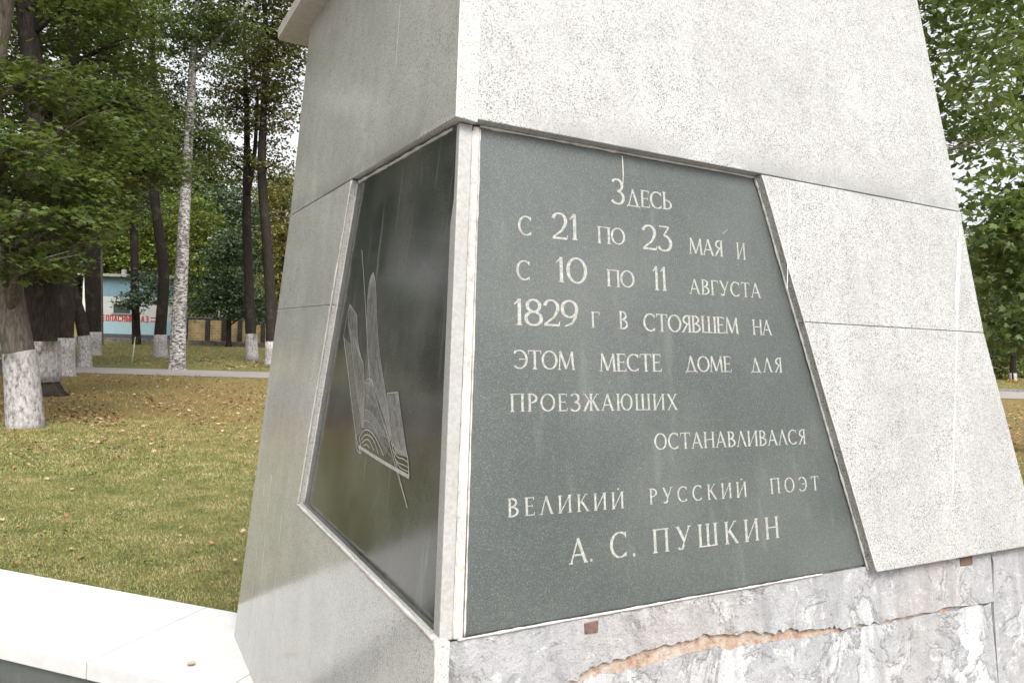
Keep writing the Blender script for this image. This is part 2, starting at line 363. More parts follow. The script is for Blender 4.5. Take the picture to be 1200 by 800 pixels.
# pale mortar bead along the edges of the recesses and under the corner; front right edge: pale strips painted in as its lit face
def bead(pts, fn, off, r):
    bm = bmesh.new()
    P = smooth_path([(fn(s, h, off), r) for s, h in pts], .02)
    P = [(p, q * random.uniform(.6, 1.35)) for p, q in P]; tube(bm, P, 6, .25); return bm
for pts, fn, off, r in (
    ([(eL(1.17), 1.17), (eL(.75), .75), (eL(.028), .028)], PL, OL - .001, .0042),
    ([(eL(.028), .028), (.6, .020), (-.02, .010)], PL, OL - .001, .0055),
    ([(eL(1.17) - .006, 1.165), (eL(.75) - .006, .75), (eL(.03) - .006, .032)], PL, OP, .0045),
    ([(.03, -.004), (.12, -.004), (.5, -.004), (1.2, -.004)], PF, .004, .0032),
    ([(.0475, .0), (.0475, .5), (.0475, 1.17)], PF, .002, .0025),
    ([(.0465, 1.178), (.5, 1.178), (1.0, 1.178)], PF, .002, .0035),
    ([(.03, 1.168), (.4, 1.168), (.80, 1.168)], PL, OP, .005),
    ([(-.030, .008), (-.030, -.5), (-.030, -1.05)], PL, OL - .003, .0045),
    ([(-.004, -.01), (-.004, -.5), (-.004, -1.05)], PF, -.004, .012),
    ([(eF(1.17) - .003, 1.175), (eF(.6) - .003, .6), (eF(-.01) - .003, -.015)], PF, .004, .004),  # no mortar here: pale strip gives the cladding's edge face its lit look
    ([(eF(1.17), 1.175), (eF(.6), .6), (eF(-.018), -.018)], PF, OF - .0015, .0022)):  # same edge, outer rim: light on the arris put in as pale colour
    part('mortar_and_lit_edge_bead', bead(pts, fn, off, r), M_mortar_lit_edge, smooth=True)
# plaques
plF = slabF('plaque', [(.046, .0), (dF(0) + .01, .0), (dF(1.17) + .01, 1.1775), (.047, 1.1775)], 0, .03, MD_front, .002)
tag(plF, 'grey front plaque covered with cut lettering')
plL = slabL('plaque', [(.006, .0), (1.28, .026), (.850, 1.1705), (.006, 1.1705)], OP, .04, MD_left, .002)
tag(plL, 'black polished side plaque engraved with a book and quill')
# corner posts between the plaques
bm = bmesh.new(); prism(bm, [PF(s, h, .010) for s, h in ((-.0155, .0), (.015, .0), (.0235, 1.174), (-.0115, 1.174))], nF, .035, .003); part('corner_strip', bm, M_post)
bm = bmesh.new(); prism(bm, [PF(s, h, .006) for s, h in ((.0195, -.002), (.0425, -.002), (.0455, 1.174), (.0275, 1.174))], nF, .03, .004); part('corner_strip', bm, M_mortar_lit_edge)
part('mortar_and_lit_edge_bead', bead([(.0172, .0), (.0215, .5), (.0255, 1.16)], PF, .007, .0022), M_mortar_lit_edge, smooth=True)
# cornice and the shaft above it (above the picture)
bm = bmesh.new(); hz = 2.072
q = lambda s, t, h: C0 + a * s + b * t + U * h
def ring_box(bm, h0, h1, e):
    r0 = [q(*p, h0) for p in ((-e[0], -e[1]), (sR(h0) + e[2], -e[1]), (sR(h0) + e[2], sB(h0) + e[3]), (-e[0], sB(h0) + e[3]))]
    r1 = [p + Vector((0, 0, h1 - h0)) for p in r0]
    A = [bm.verts.new(p) for p in r0]; B = [bm.verts.new(p) for p in r1]
    fs = [bm.faces.new(A[::-1]), bm.faces.new(B)] + [bm.faces.new((A[k], A[(k + 1) % 4], B[(k + 1) % 4], B[k])) for k in range(4)]
    bmesh.ops.bevel(bm, geom=list({e_ for f in fs for e_ in f.edges}), offset=.006, segments=2, affect='EDGES')
ring_box(bm, hz, hz + .062, (.13, .05, -.02, .26)); part('cornice', bm, flat('cornice_stone', (.34, .31, .275), .7, .12, 30))
bm = bmesh.new(); frustum(bm, hz + .0655, 3.4, .25, .25, .25, .25); part('shaft', bm, MG_left)
# rendered layers on the base with the break between them
ct = [(-.010, -.192), (.02, -.188), (.10, -.175), (.2, -.168), (.266, -.157), (.336, -.138), (.385, -.119), (.45, -.116), (.512, -.111), (.6, -.104), (.678, -.107), (.75, -.104), (.826, -.112), (.921, -.118), (1.002, -.134), (1.06, -.131), (1.104, -.143), (1.223, -.151), (1.285, -.167), (1.422, -.168), (1.588, -.171), (1.813, -.181), (2.06, -.190)]
def jag(P, amp, k=6):
    out = []
    for (s0, h0), (s1, h1) in zip(P, P[1:]):
        for i in range(k): t = i / k; out.append((s0 + (s1 - s0) * t, h0 + (h1 - h0) * t + random.gauss(0, amp)))
    return out + [P[-1]]
cj = jag(ct, .003)
slabF('plaster_coat', cj + [(2.07, -.006), (-.010, -.006)], .002, .024, M_plaster, 0)
cb = [(-.010, -.198), (.2, -.176), (.313, -.168), (.348, -.152), (.409, -.147), (.565, -.153), (.734, -.150), (.887, -.156), (1.001, -.158), (1.103, -.165), (1.228, -.174), (1.284, -.176), (1.421, -.1755), (1.588, -.1785), (1.812, -.188), (2.05, -.195)]
cb = [(s, h + .010 * max(0, 1 - abs(s - .62) / .4)) for s, h in cb]
low = jag(cb, .0035)
slabF('plaster_coat', [(-.010, -1.10), (2.05, -1.10)] + low[::-1], -.003, .02, M_scaled, 0)
bm = bmesh.new(); P1 = [(s, h + .012) for s, h in ct if .2 < s < 1.9]; P2 = [(s, h - .016) for s, h in cb if .2 < s < 1.9]
prism(bm, [PF(s, h, -.0075) for s, h in P1 + P2[::-1]], nF, .01); part('crack_mortar', bm, M_rust)
ed = jag([(2.065, -.005), (2.088, -.07), (2.066, -.18), (2.058, -.30), (2.05, -.45), (2.056, -1.1)], .004)
slabF('plaster_coat', ed + [(2.46, -1.1), (2.285, -.03), (2.10, -.005)], -.001, .018, M_plaster, 0)
for s, h, w_, t in ((.363, -.018, .04, .026), (1.885, -.032, .07, .028)):
    bm = bmesh.new(); prism(bm, [PF(s, h, .006), PF(s + w_, h + .001, .006), PF(s + w_ - .002, h - t, .005), PF(s + .001, h - t + .002, .005)], nF, .03, .002); part('brick_spacer', bm, M_brickbit)
# lime runs
for pts in ([(2.030, 1.126), (2.020, 1.126), (2.005, 1.10), (1.952, .88), (1.934, .741), (1.945, .741), (1.982, .90)],
            [(1.935, .728), (1.943, .728), (1.832, .178), (1.824, .178)], [(1.122, 1.16), (1.112, 1.16), (1.080, .83), (1.083, .83)]):
    bm = bmesh.new(); bm.faces.new([bm.verts.new(PF(s, h, OF + .0012)) for s, h in pts]); part('lime_streak', bm, M_streak)
for (s0, h0, s1, h1, w_) in ((1.86, -.0, 1.98, -.72, .005), (1.73, .05, 1.82, -.7, .006), (1.48, .0, 1.55, -.65, .004), (1.62, .1, 1.64, -.2, .003), (.4, 1.9, .42, 1.45, .005)):
    bm = bmesh.new(); bm.faces.new([bm.verts.new(PL(s, h, OL + .0012)) for s, h in ((s0, h0), (s0 + w_, h0), (s1 + w_ * .6, h1), (s1, h1))]); part('lime_streak', bm, M_streak)

# ------------------------------------------------------------------ lettering
T, H = .138, .066
def arc(cx, cy, rx, ry, a0, a1, T=T, H=H, n=22):
    P = []
    for i in range(n + 1):
        t = R(a0 + (a1 - a0) * i / n); P.append((cx + rx * math.cos(t), cy + ry * math.sin(t), H + (T - H) * abs(math.cos(t)) ** 1.4))
    return P
def ln(x0, y0, x1, y1, w): return [(x0, y0, w), (x1, y1, w)]
def stem(x, y0=0, y1=1, w=T, s0=True, s1=True):
    o = [ln(x, y0, x, y1, w)]
    if s0: o.append(ln(x - .12, y0 + .02, x + .12, y0 + .02, .045))
    if s1: o.append(ln(x - .12, y1 - .02, x + .12, y1 - .02, .045))
    return o
def ft(x, y): return [ln(x - .10, y, x + .10, y, .045)]
G = {
 'А': (.86, [ln(.06, 0, .42, 1, H), ln(.40, 1, .76, 0, T), ln(.18, .34, .64, .34, H)] + ft(.06, .02) + ft(.77, .02)),
 'В': (.70, stem(.14) + [arc(.18, .755, .34, .225, 90, -90), arc(.18, .27, .42, .25, 90, -90)]),
 'Г': (.66, stem(.14, s1=False) + [ln(.04, .97, .60, .97, .055), ln(.59, .98, .60, .80, .05)]),
 'Д': (.94, [ln(.16, .04, .45, 1, H), ln(.43, 1, .76, .04, T), ln(.04, .03, .90, .03, .055), ln(.05, .04, .05, -.08, .045), ln(.89, .04, .89, -.08, .045)]),
 'Е': (.66, stem(.14) + [ln(.1, .97, .56, .97, .055), ln(.14, .52, .48, .52, .055), ln(.1, .03, .60, .03, .055), ln(.56, .99, .57, .84, .045), ln(.60, .01, .61, .18, .045), ln(.48, .44, .48, .60, .04)]),
 'Ж': (1.10, stem(.55) + [ln(.12, 1, .52, .5, .06), ln(.42, .60, .08, 0, T), ln(.98, 1, .58, .5, .06), ln(.66, .60, 1.02, 0, T)] + ft(.1, .98) + ft(1.0, .98) + ft(.08, .02) + ft(1.02, .02)),
 'З': (.66, [arc(.28, .755, .26, .235, 150, -90), arc(.28, .26, .31, .255, 90, -150)]),
 'И': (.92, stem(.14) + stem(.78) + [ln(.16, .03, .76, .97, .06)]),
 'Й': (.92, stem(.14) + stem(.78) + [ln(.16, .03, .76, .97, .06), ln(.42, 1.13, .58, 1.20, .08)]),
 'К': (.80, stem(.14) + [ln(.18, .47, .62, .98, .06), ln(.30, .60, .72, .02, T)] + ft(.64, .98) + ft(.72, .02)),
 'Л': (.80, [ln(.06, 0, .38, 1, H), ln(.36, 1, .72, 0, T)] + ft(.06, .02) + ft(.73, .02)),
 'М': (1.06, [ln(.10, 0, .17, 1, H), ln(.16, 1, .52, .06, T), ln(.52, .04, .88, 1, H), ln(.87, 1, .94, 0, T)] + ft(.1, .02) + ft(.95, .02)),
 'Н': (.90, stem(.14) + stem(.76) + [ln(.14, .52, .76, .52, .055)]),
 'О': (.94, [arc(.47, .5, .405, .47, 90, 450, n=36)]),
 'П': (.90, stem(.14, s1=False) + stem(.76, s1=False) + [ln(.02, .97, .88, .97, .055)]),
 'Р': (.64, stem(.14) + [arc(.18, .735, .38, .245, 90, -90)]),
 'С': (.84, [arc(.47, .5, .40, .47, 48, 312, n=30), ln(.74, .98, .75, .76, .05), ln(.74, .02, .75, .20, .04)]),
 'Т': (.80, stem(.40, s1=False) + [ln(.04, .97, .76, .97, .055), ln(.05, .98, .04, .80, .045), ln(.75, .98, .76, .80, .045)]),
 'У': (.82, [ln(.10, 1, .44, .36, T), ln(.74, 1, .36, .18, H), arc(.24, .16, .13, .13, 10, -160)] + ft(.1, .98) + ft(.74, .98)),
 'Х': (.80, [ln(.10, 1, .70, 0, T), ln(.68, 1, .10, 0, H)] + ft(.1, .98) + ft(.69, .98) + ft(.1, .02) + ft(.7, .02)),
 'Ш': (1.16, stem(.14, s0=False) + stem(.58, s0=False) + stem(1.02, s0=False) + [ln(.04, .03, 1.12, .03, .055)]),
 'Ь': (.66, stem(.14) + [arc(.18, .28, .40, .26, 90, -90)]),
 'Э': (.80, [arc(.33, .5, .40, .47, 135, -135, n=30), ln(.30, .51, .72, .51, .055), ln(.06, .96, .05, .76, .05)]),
 'Ю': (1.18, stem(.14) + [ln(.14, .52, .40, .52, .055), arc(.74, .5, .36, .47, 90, 450, n=32)]),
 'Я': (.72, stem(.58) + [arc(.54, .735, .38, .245, 90, 270), ln(.44, .50, .10, .02, .10)] + ft(.09, .02)),
 '0': (.90, [arc(.45, .5, .37, .48, 90, 450, n=36)]),
 '1': (.46, stem(.26, s1=False) + [ln(.06, .78, .27, .99, .06)]),
 '2': (.74, [arc(.35, .70, .27, .28, 165, -25, n=20), [(.595, .58, .125), (.45, .34, .085), (.06, .05, .06)], ln(.05, .04, .66, .04, .085), ln(.66, .02, .68, .18, .045)]),
 '3': (.70, [ln(.10, .97, .56, .97, .06), ln(.56, .97, .30, .62, .06), arc(.30, .30, .32, .31, 90, -150)]),
 '8': (.74, [arc(.37, .755, .25, .225, 90, 450, n=30), arc(.37, .27, .31, .25, 90, 450, n=30)]),
 '9': (.74, [arc(.36, .67, .30, .31, 90, 450, n=30), [(.655, .66, .125), (.60, .35, .11), (.44, .12, .085), (.16, .01, .05)]]),
 '.': (.34, [ln(.12, .06, .22, .06, .12)]),
}
def emit(bm, strokes, fmap, thick=None, z0=.0005, k0=0):
    for k, st in enumerate(strokes):
        z = z0 + .00006 * ((k + k0) % 9)
        n = len(st); L_, R_ = [], []
        closed = n > 6 and abs(st[0][0] - st[-1][0]) + abs(st[0][1] - st[-1][1]) < 1e-4
        for i, (x, y, w_) in enumerate(st):
            if closed: p, q_ = st[(i - 1) % (n - 1)], st[(i + 1) % (n - 1)]
            else: p, q_ = st[max(i - 1, 0)], st[min(i + 1, n - 1)]
            dx, dy = q_[0] - p[0], q_[1] - p[1]; l = math.hypot(dx, dy) or 1
            # near-horizontal/vertical cut ends for slanted letter strokes are left square: too small to see
            L_.append(bm.verts.new(fmap(x - dy / l * w_ / 2, y + dx / l * w_ / 2, z))); R_.append(bm.verts.new(fmap(x + dy / l * w_ / 2, y - dx / l * w_ / 2, z)))
        for i in range(n - 1): bm.faces.new((L_[i], R_[i], R_[i + 1], L_[i + 1]))
WORDS = [
[('З', 0.4511, 1.0303, 0.4957, 1.0333, 0.07, 0.0708), ('ДЕСЬ', 0.5, 1.029, 0.6636, 1.0361, 0.0487, 0.0507)],
[('С', 0.1623, 0.9135, 0.2041, 0.917, 0.0504, 0.051), ('21', 0.2597, 0.9136, 0.3461, 0.9174, 0.0698, 0.0691), ('ПО', 0.4026, 0.9152, 0.4958, 0.9183, 0.0459, 0.0465), ('23', 0.5523, 0.9123, 0.6619, 0.9172, 0.0701, 0.0708), ('МАЯ', 0.7221, 0.9144, 0.8555, 0.9163, 0.0467, 0.0481), ('И', 0.9087, 0.914, 0.9455, 0.9155, 0.0505, 0.0509)],
[('С', 0.16, 0.7996, 0.202, 0.8017, 0.0501, 0.0507), ('10', 0.2732, 0.8018, 0.3747, 0.8032, 0.0652, 0.0703), ('ПО', 0.4332, 0.8005, 0.5265, 0.8031, 0.0459, 0.047), ('11', 0.5875, 0.8006, 0.6418, 0.8013, 0.0668, 0.0677), ('АВГУСТА', 0.721, 0.7981, 1.0022, 0.8023, 0.0435, 0.0439)],
[('1829', 0.1531, 0.6877, 0.3472, 0.6899, 0.0649, 0.0683), ('Г', 0.3832, 0.6892, 0.413, 0.6897, 0.0421, 0.0425), ('В', 0.4731, 0.6892, 0.5038, 0.6897, 0.0476, 0.048), ('СТОЯВШЕМ', 0.5539, 0.6866, 0.9049, 0.691, 0.0486, 0.0464), ('НА', 0.9615, 0.6904, 1.0423, 0.6915, 0.0452, 0.0453)],
[('ЭТОМ', 0.1579, 0.5817, 0.3348, 0.5804, 0.0461, 0.0461), ('МЕСТЕ', 0.4096, 0.5779, 0.6163, 0.5793, 0.0459, 0.0471), ('ДОМЕ', 0.6977, 0.5793, 0.8739, 0.5801, 0.0433, 0.0452), ('ДЛЯ', 0.9485, 0.5802, 1.0798, 0.5813, 0.0422, 0.0434)],
[('ПРОЕЗЖАЮШИХ', 0.1499, 0.4802, 0.6674, 0.4769, 0.0426, 0.0422)],
[('ОСТАНАВЛИВАЛСЯ', 0.5859, 0.3745, 1.1663, 0.3684, 0.0427, 0.0433)],
[('ВЕЛИКИЙ', 0.1495, 0.2406, 0.4855, 0.2349, 0.0419, 0.0409), ('РУССКИЙ', 0.5664, 0.2382, 0.9149, 0.2334, 0.0393, 0.0415), ('ПОЭТ', 1.0075, 0.235, 1.2131, 0.2322, 0.0424, 0.0407)],
[('А.', 0.322, 0.1187, 0.395, 0.1182, 0.0575, 0.0576), ('С.', 0.4412, 0.118, 0.526, 0.1162, 0.0623, 0.0616), ('ПУШКИН', 0.5754, 0.1178, 1.0363, 0.1125, 0.0583, 0.0592)]]
SH = -.04
for row in WORDS:
    for txt, s0, h0, s1, h1, c0, c1 in row:
        bm = bmesh.new()
        W_ = sum(G[c][0] for c in txt); nat = W_ * (c0 + c1) / 2; x = 0; L_ = s1 - s0
        extra = 0; sc = L_ / nat
        if sc > 1.12 and len(txt) > 1:                 # widely spaced words: spread the letters, not their shapes
            extra = (L_ - nat * 1.06) / (len(txt) - 1); sc = 1.06
        for c in txt:
            gw, st = G[c]
            def fmap(gx, gy, z, x=x):
                t = min(1, max(0, x / L_)); cap = c0 + (c1 - c0) * t
                return PF(s0 + x + gx * cap * sc + SH * gy * cap, h0 + (h1 - h0) * t + gy * cap, z)
            emit(bm, st, fmap)
            x += gw * (c0 + (c1 - c0) * min(1, x / L_)) * sc + extra
        part('inscription_word', bm, M_letter, plF)
# scratch marks on the plaque
bm = bmesh.new()
sc_ = [[(.854, .985, .0012), (.875, 1.0, .0006)], [(.487, 1.17, .004), (.490, 1.12, .003), (.488, 1.075, .0008)]]
bm.free()
for q_ in sc_: bm = bmesh.new(); emit(bm, [q_], lambda x, y, z: PF(x, y, z)); part('scratch', bm, M_mortar_lit_edge, plF)

# engraved open book and quill on the side plaque
eng = dict(shaft=[(0.7232, 0.925), (0.6875, 0.8392), (0.643, 0.7224), (0.6043, 0.6115), (0.5656, 0.5143)], featL=[(0.5933, 0.8413), (0.6184, 0.8236), (0.6318, 0.7787), (0.6279, 0.6998), (0.6043, 0.6115), (0.5664, 0.5376), (0.5191, 0.4986), (0.4638, 0.4572), (0.4112, 0.418), (0.3641, 0.3803)], featR=[(0.5933, 0.8413), (0.5722, 0.8209), (0.5541, 0.7757), (0.5359, 0.7097), (0.5048, 0.6245), (0.464, 0.5534), (0.4237, 0.4955), (0.3908, 0.4395), (0.3641, 0.3803)], nib=[(0.3641, 0.3803), (0.294, 0.3027), (0.2162, 0.2283)], nib2=[(0.3841, 0.3778), (0.3206, 0.3166), (0.2162, 0.2283)], coverTop=[(0.8197, 0.7497), (0.844, 0.7077), (0.8675, 0.641)], coverOut=[(0.8675, 0.641), (0.7747, 0.5032), (0.6732, 0.3517), (0.6164, 0.3042)], pageA=[(0.8197, 0.7497), (0.8233, 0.6895), (0.7754, 0.6188), (0.6835, 0.4758), (0.6125, 0.3749)], pageB=[(0.731, 0.71), (0.7025, 0.626), (0.659, 0.5767), (0.6331, 0.5558), (0.6076, 0.4602), (0.6056, 0.3757)], pageTop=[(0.8197, 0.7497), (0.731, 0.71)], covA=[(0.8675, 0.641), (0.7747, 0.5032), (0.6638, 0.3421)], covB=[(0.7754, 0.6188), (0.6835, 0.4758), (0.6105, 0.3647)], midA=[(0.6167, 0.5078), (0.6141, 0.4383), (0.6125, 0.3749)], midB=[(0.5495, 0.5196), (0.505, 0.474), (0.4419, 0.4196), (0.3648, 0.366)], midTop=[(0.6167, 0.5078), (0.5838, 0.5195), (0.5495, 0.5196)], rpA=[(0.408, 0.4918), (0.3821, 0.4211), (0.3522, 0.3771), (0.3135, 0.3434)], rpB=[(0.3226, 0.5013), (0.2893, 0.4405), (0.2545, 0.3807), (0.2294, 0.3468)], rpTop=[(0.408, 0.4918), (0.3644, 0.4962), (0.3226, 0.5013)], rightedge=[(0.2294, 0.3468), (0.2135, 0.303)], arc1=[(0.6347, 0.3427), (0.6036, 0.3655), (0.557, 0.3753), (0.5026, 0.3677), (0.4549, 0.3491), (0.4112, 0.3252)], arc2=[(0.6163, 0.3398), (0.5844, 0.3564), (0.5444, 0.3614), (0.4998, 0.352), (0.4569, 0.3243)], arc3=[(0.6041, 0.332), (0.5753, 0.3451), (0.5384, 0.3469), (0.4954, 0.3267)], arc4=[(0.5889, 0.3258), (0.5628, 0.3334), (0.5279, 0.3261)], arc0=[(0.6026, 0.3971), (0.5615, 0.3995), (0.4997, 0.3881), (0.4316, 0.3571), (0.3535, 0.33)], arcm=[(0.6017, 0.4289), (0.5535, 0.4294), (0.4842, 0.41), (0.4043, 0.3752)], arcn=[(0.6027, 0.4713), (0.5606, 0.4684), (0.5029, 0.4435)], arc5=[(0.3561, 0.3653), (0.3097, 0.3549), (0.2666, 0.3538), (0.2294, 0.3468)], arc6=[(0.3424, 0.3503), (0.3018, 0.3378), (0.2593, 0.3388), (0.2253, 0.3351)], arc7=[(0.329, 0.3356), (0.2944, 0.3243), (0.2573, 0.3248), (0.2212, 0.3235)], arc8=[(0.3107, 0.3236), (0.277, 0.3145), (0.2174, 0.3136)], lowA=[(0.6125, 0.3749), (0.5479, 0.3805), (0.4798, 0.3656), (0.3961, 0.3237)], lowB=[(0.6017, 0.4289), (0.5395, 0.4266), (0.4709, 0.4065), (0.362, 0.3664)], blockL=[(0.6721, 0.3464), (0.6493, 0.3069), (0.6059, 0.3047), (0.6347, 0.3427)], base=[(0.6334, 0.3175), (0.5355, 0.3129), (0.4235, 0.308), (0.2134, 0.3021)])
def resample(P, n):
    P = [Vector(p) for p in P]; m = len(P)
    if m == 2: return [P[0].lerp(P[1], i / (n - 1)) for i in range(n)]
    out = []
    for i in range(n):
        u = (m - 1) * i / (n - 1); k = min(int(u), m - 2); t = u - k
        p0, p1, p2, p3 = P[max(k - 1, 0)], P[k], P[k + 1], P[min(k + 2, m - 1)]
        out.append(.5 * (2 * p1 + (p2 - p0) * t + (2 * p0 - 5 * p1 + 4 * p2 - p3) * t * t + (3 * p1 - p0 - 3 * p2 + p3) * t ** 3))
    return out
wid = {'base': .010, 'coverOut': .004, 'nib': .003, 'nib2': .003, 'shaft': .0038, 'blockL': .004, 'arc1': .0036, 'arc2': .003, 'arc3': .003, 'arc0': .0016, 'arcm': .0014, 'arcn': .0014, 'rightedge': .005}
bmE = bmesh.new()
cl_ = []
def inter(A, B, n, w_): 
    A, B = resample(A, 14), resample(B, 14)
    for i in range(n): t = (i + .5) / n; cl_.append([(p.x + (q_.x - p.x) * t, p.y + (q_.y - p.y) * t, w_) for p, q_ in zip(A, B)])
inter(eng['covA'], eng['covB'], 6, .0022)
emit(bmE, [[(p.x, p.y, wid.get(k, .0026)) for p in resample(v, 26)] for k, v in eng.items() if k not in ('covA', 'covB', 'lowA', 'lowB')] + cl_, lambda x, y, z: PL(x, y, z + .012), z0=.0016)
bmH = bmesh.new(); hat = []
def hatch(A, B, n, w_):
    A, B = resample(A, 20), resample(B, 20)
    for i in range(n): t = (i + .5) / n; hat.append([(p.x + (q_.x - p.x) * t, p.y + (q_.y - p.y) * t, w_ * random.uniform(.6, 1.2)) for p, q_ in zip(A, B)])
hatch(eng['featL'], eng['featR'], 13, .0036); hatch(eng['pageA'], eng['pageB'], 12, .0042)
hatch(eng['rpA'], eng['rpB'], 20, .0036); hatch(eng['midA'], eng['midB'], 16, .0040); hatch(eng['midB'], [eng['featR'][4], eng['featR'][6], eng['featR'][-1]], 8, .003); hatch(eng['lowA'], eng['lowB'], 10, .0026)
emit(bmH, hat, lambda x, y, z: PL(x, y, z + .012), z0=.0006)
part('engraved_lines', bmE, M_engrave, plL); part('engraved_hatching', bmH, M_hatch, plL)

# ------------------------------------------------------------------ the parapet
Q0 = Vector((-1.346, 3.736, 0)); e_ = Vector((-.9446, .328, 0)).normalized(); m_ = Vector((-.328, -.9446, 0)).normalized()
par = thing('parapet', tuple(Q0 + e_ * 3 + m_ * .35), 'low parapet of dark granite under bright white coping slabs, running up to the monument', 'low wall')
joints = [-.95, -.508, .18] + [.18 + .962 * k for k in range(1, 10)]
for j0, j1 in zip(joints, joints[1:]):
    bm = bmesh.new(); P = [Q0 + e_ * s + m_ * t + Vector((0, 0, .304)) for s, t in ((j0 + .003, 0), (j1 - .003, 0), (j1 - .003, .708), (j0 + .003, .708))]
    prism(bm, P, Z3, .074, .004); part('coping_slab', bm, M_slab, par)
bm = bmesh.new(); P = [Q0 + e_ * s + m_ * t + Vector((0, 0, .2295)) for s, t in ((-.9, .03), (joints[-1] - .03, .03), (joints[-1] - .03, .675), (-.9, .675))]
prism(bm, P, Z3, .26); part('wall_core', bm, M_scaled, par)
for j0, j1 in zip(joints[1:], joints[2:]):
    bm = bmesh.new(); P = [Q0 + e_ * s + m_ * .69 + Vector((0, 0, z)) for s, z in ((j0 + .0015, -.01), (j1 - .0015, -.01), (j1 - .0015, .229), (j0 + .0015, .229))]
    prism(bm, P, m_, .014, .001); part('facing_panel', bm, MD_front, par)
# the paved court on the visitors' side
def paving():
    m = M('court_paving'); br = m.n('ShaderNodeTexBrick'); br.inputs['Scale'].default_value = 2.2; br.inputs['Mortar Size'].default_value = .012
    br.inputs['Color1'].default_value = (.36, .345, .32, 1); br.inputs['Color2'].default_value = (.31, .30, .28, 1); br.inputs['Mortar'].default_value = (.14, .13, .12, 1)
    m.l(m.co(), br.inputs['Vector']); n = m.noise(25, 5, .7); m.base(m.mix(m.ramp(n, [(.4, 0.0), (.7, .35)]), br.outputs['Color'], (.22, .21, .19))); m.rough(.85); return m.m
bm = bmesh.new()
cr = [Q0 + e_ * 9 + m_ * .6, Q0 + e_ * 0 + m_ * .6, C0 + a * .3 + b * 1.0, C0 + a * 2.2 + b * .8, Vector((9, 4.2, 0)), Vector((9, -12, 0)), Vector((-12, -12, 0)), Vector((-12, 5.6, 0))]
bm.faces.new([bm.verts.new((p.x, p.y, .006)) for p in cr]); tag(link('court_paving', bm_mesh(bm, 'court_paving'), paving()), kind='structure')

# ------------------------------------------------------------------ leaves
MAPLE = np.array([(0, -.12), (.16, 0), (.46, -.02), (.30, .18), (.52, .46), (.22, .44), (.0, .95), (-.22, .44), (-.52, .46), (-.30, .18), (-.46, -.02), (-.16, 0)]) * 1.0
LEAF = np.array([(0, 0), (.17, .22), (.19, .5), (0, 1.0), (-.19, .5), (-.17, .22)])
RHOMB = np.array([(0, 0), (.32, .42), (0, 1), (-.32, .42)])
LITTER = np.array([(0, 0), (.38, .15), (.42, .6), (0, 1), (-.42, .6), (-.38, .15)])
def leaves(C, size, nrm_up, tmpl, dirs=None, bend=.25):
    n = len(C); C = np.asarray(C)
    N = rng.normal(0, 1, (n, 3)); N /= np.linalg.norm(N, axis=1)[:, None]; N = N * (1 - nrm_up) + np.array([0, 0, 1]) * nrm_up; N /= np.linalg.norm(N, axis=1)[:, None]
    D = rng.normal(0, 1, (n, 3)) if dirs is None else dirs + rng.normal(0, .35, (n, 3))
    D -= (D * N).sum(1)[:, None] * N; D /= np.linalg.norm(D, axis=1)[:, None] + 1e-9
    B = np.cross(N, D); sz = size * rng.uniform(.6, 1.3, n)
    k = len(tmpl); V = np.empty((n, k, 3))
    for i, (x, y) in enumerate(tmpl): V[:, i] = C + (B * x + D * y - N * (bend * (abs(x) * .8 + y * y * .5))) * sz[:, None]
    return V.reshape(-1, 3), k, n
def leaf_mesh(name, chunks):
    Vs, F, Z, o = [], [], [], 0
    for V, k, n in chunks: Vs.append(V); F.append(np.arange(n * k) + o); Z += [k] * n; o += n * k
    return mesh_np(name, np.concatenate(Vs), np.concatenate(F), Z)
def sprays(centre, rad, cover, size, tmpl, flat=.35, up=.55, per=22):
    """leafy twigs spread through an ellipsoid: flat, slightly drooping fans of leaves"""
    c = np.array(centre); rad = np.array(rad)
    area = math.pi * rad[0] * rad[2]; lf = size * size * (.45 if tmpl is MAPLE else .3)
    n = int(1.45 * cover * area / lf / .55); nc = max(3, n // per); pts, dr = [], []
    d = rng.normal(0, 1, (nc, 3)); d /= np.linalg.norm(d, axis=1)[:, None]; cc = c + d * rad * (rng.uniform(.05, 1, nc) ** .45)[:, None]
    tw = size * 3.4
    for q_, dd in zip(cc, d):
        m = int(per * rng.uniform(.5, 1.5)); ang = math.atan2(dd[1], dd[0]) + rng.normal(0, .9)
        t = rng.uniform(-1, 1, m); s = rng.normal(0, .42, m); ax = np.array([math.cos(ang), math.sin(ang), -.18]); bx = np.array([-math.sin(ang), math.cos(ang), 0])
        p = q_ + np.outer(t * tw, ax) + np.outer(s * tw, bx) + np.outer(rng.normal(0, flat * size, m) - .1 * tw * t * t, [0, 0, 1])
        pts.append(p); dr.append(np.outer(np.ones(m), ax * .7) + np.outer(np.sign(s), bx * .6))
    return leaves(np.concatenate(pts), size, up, tmpl, np.concatenate(dr))

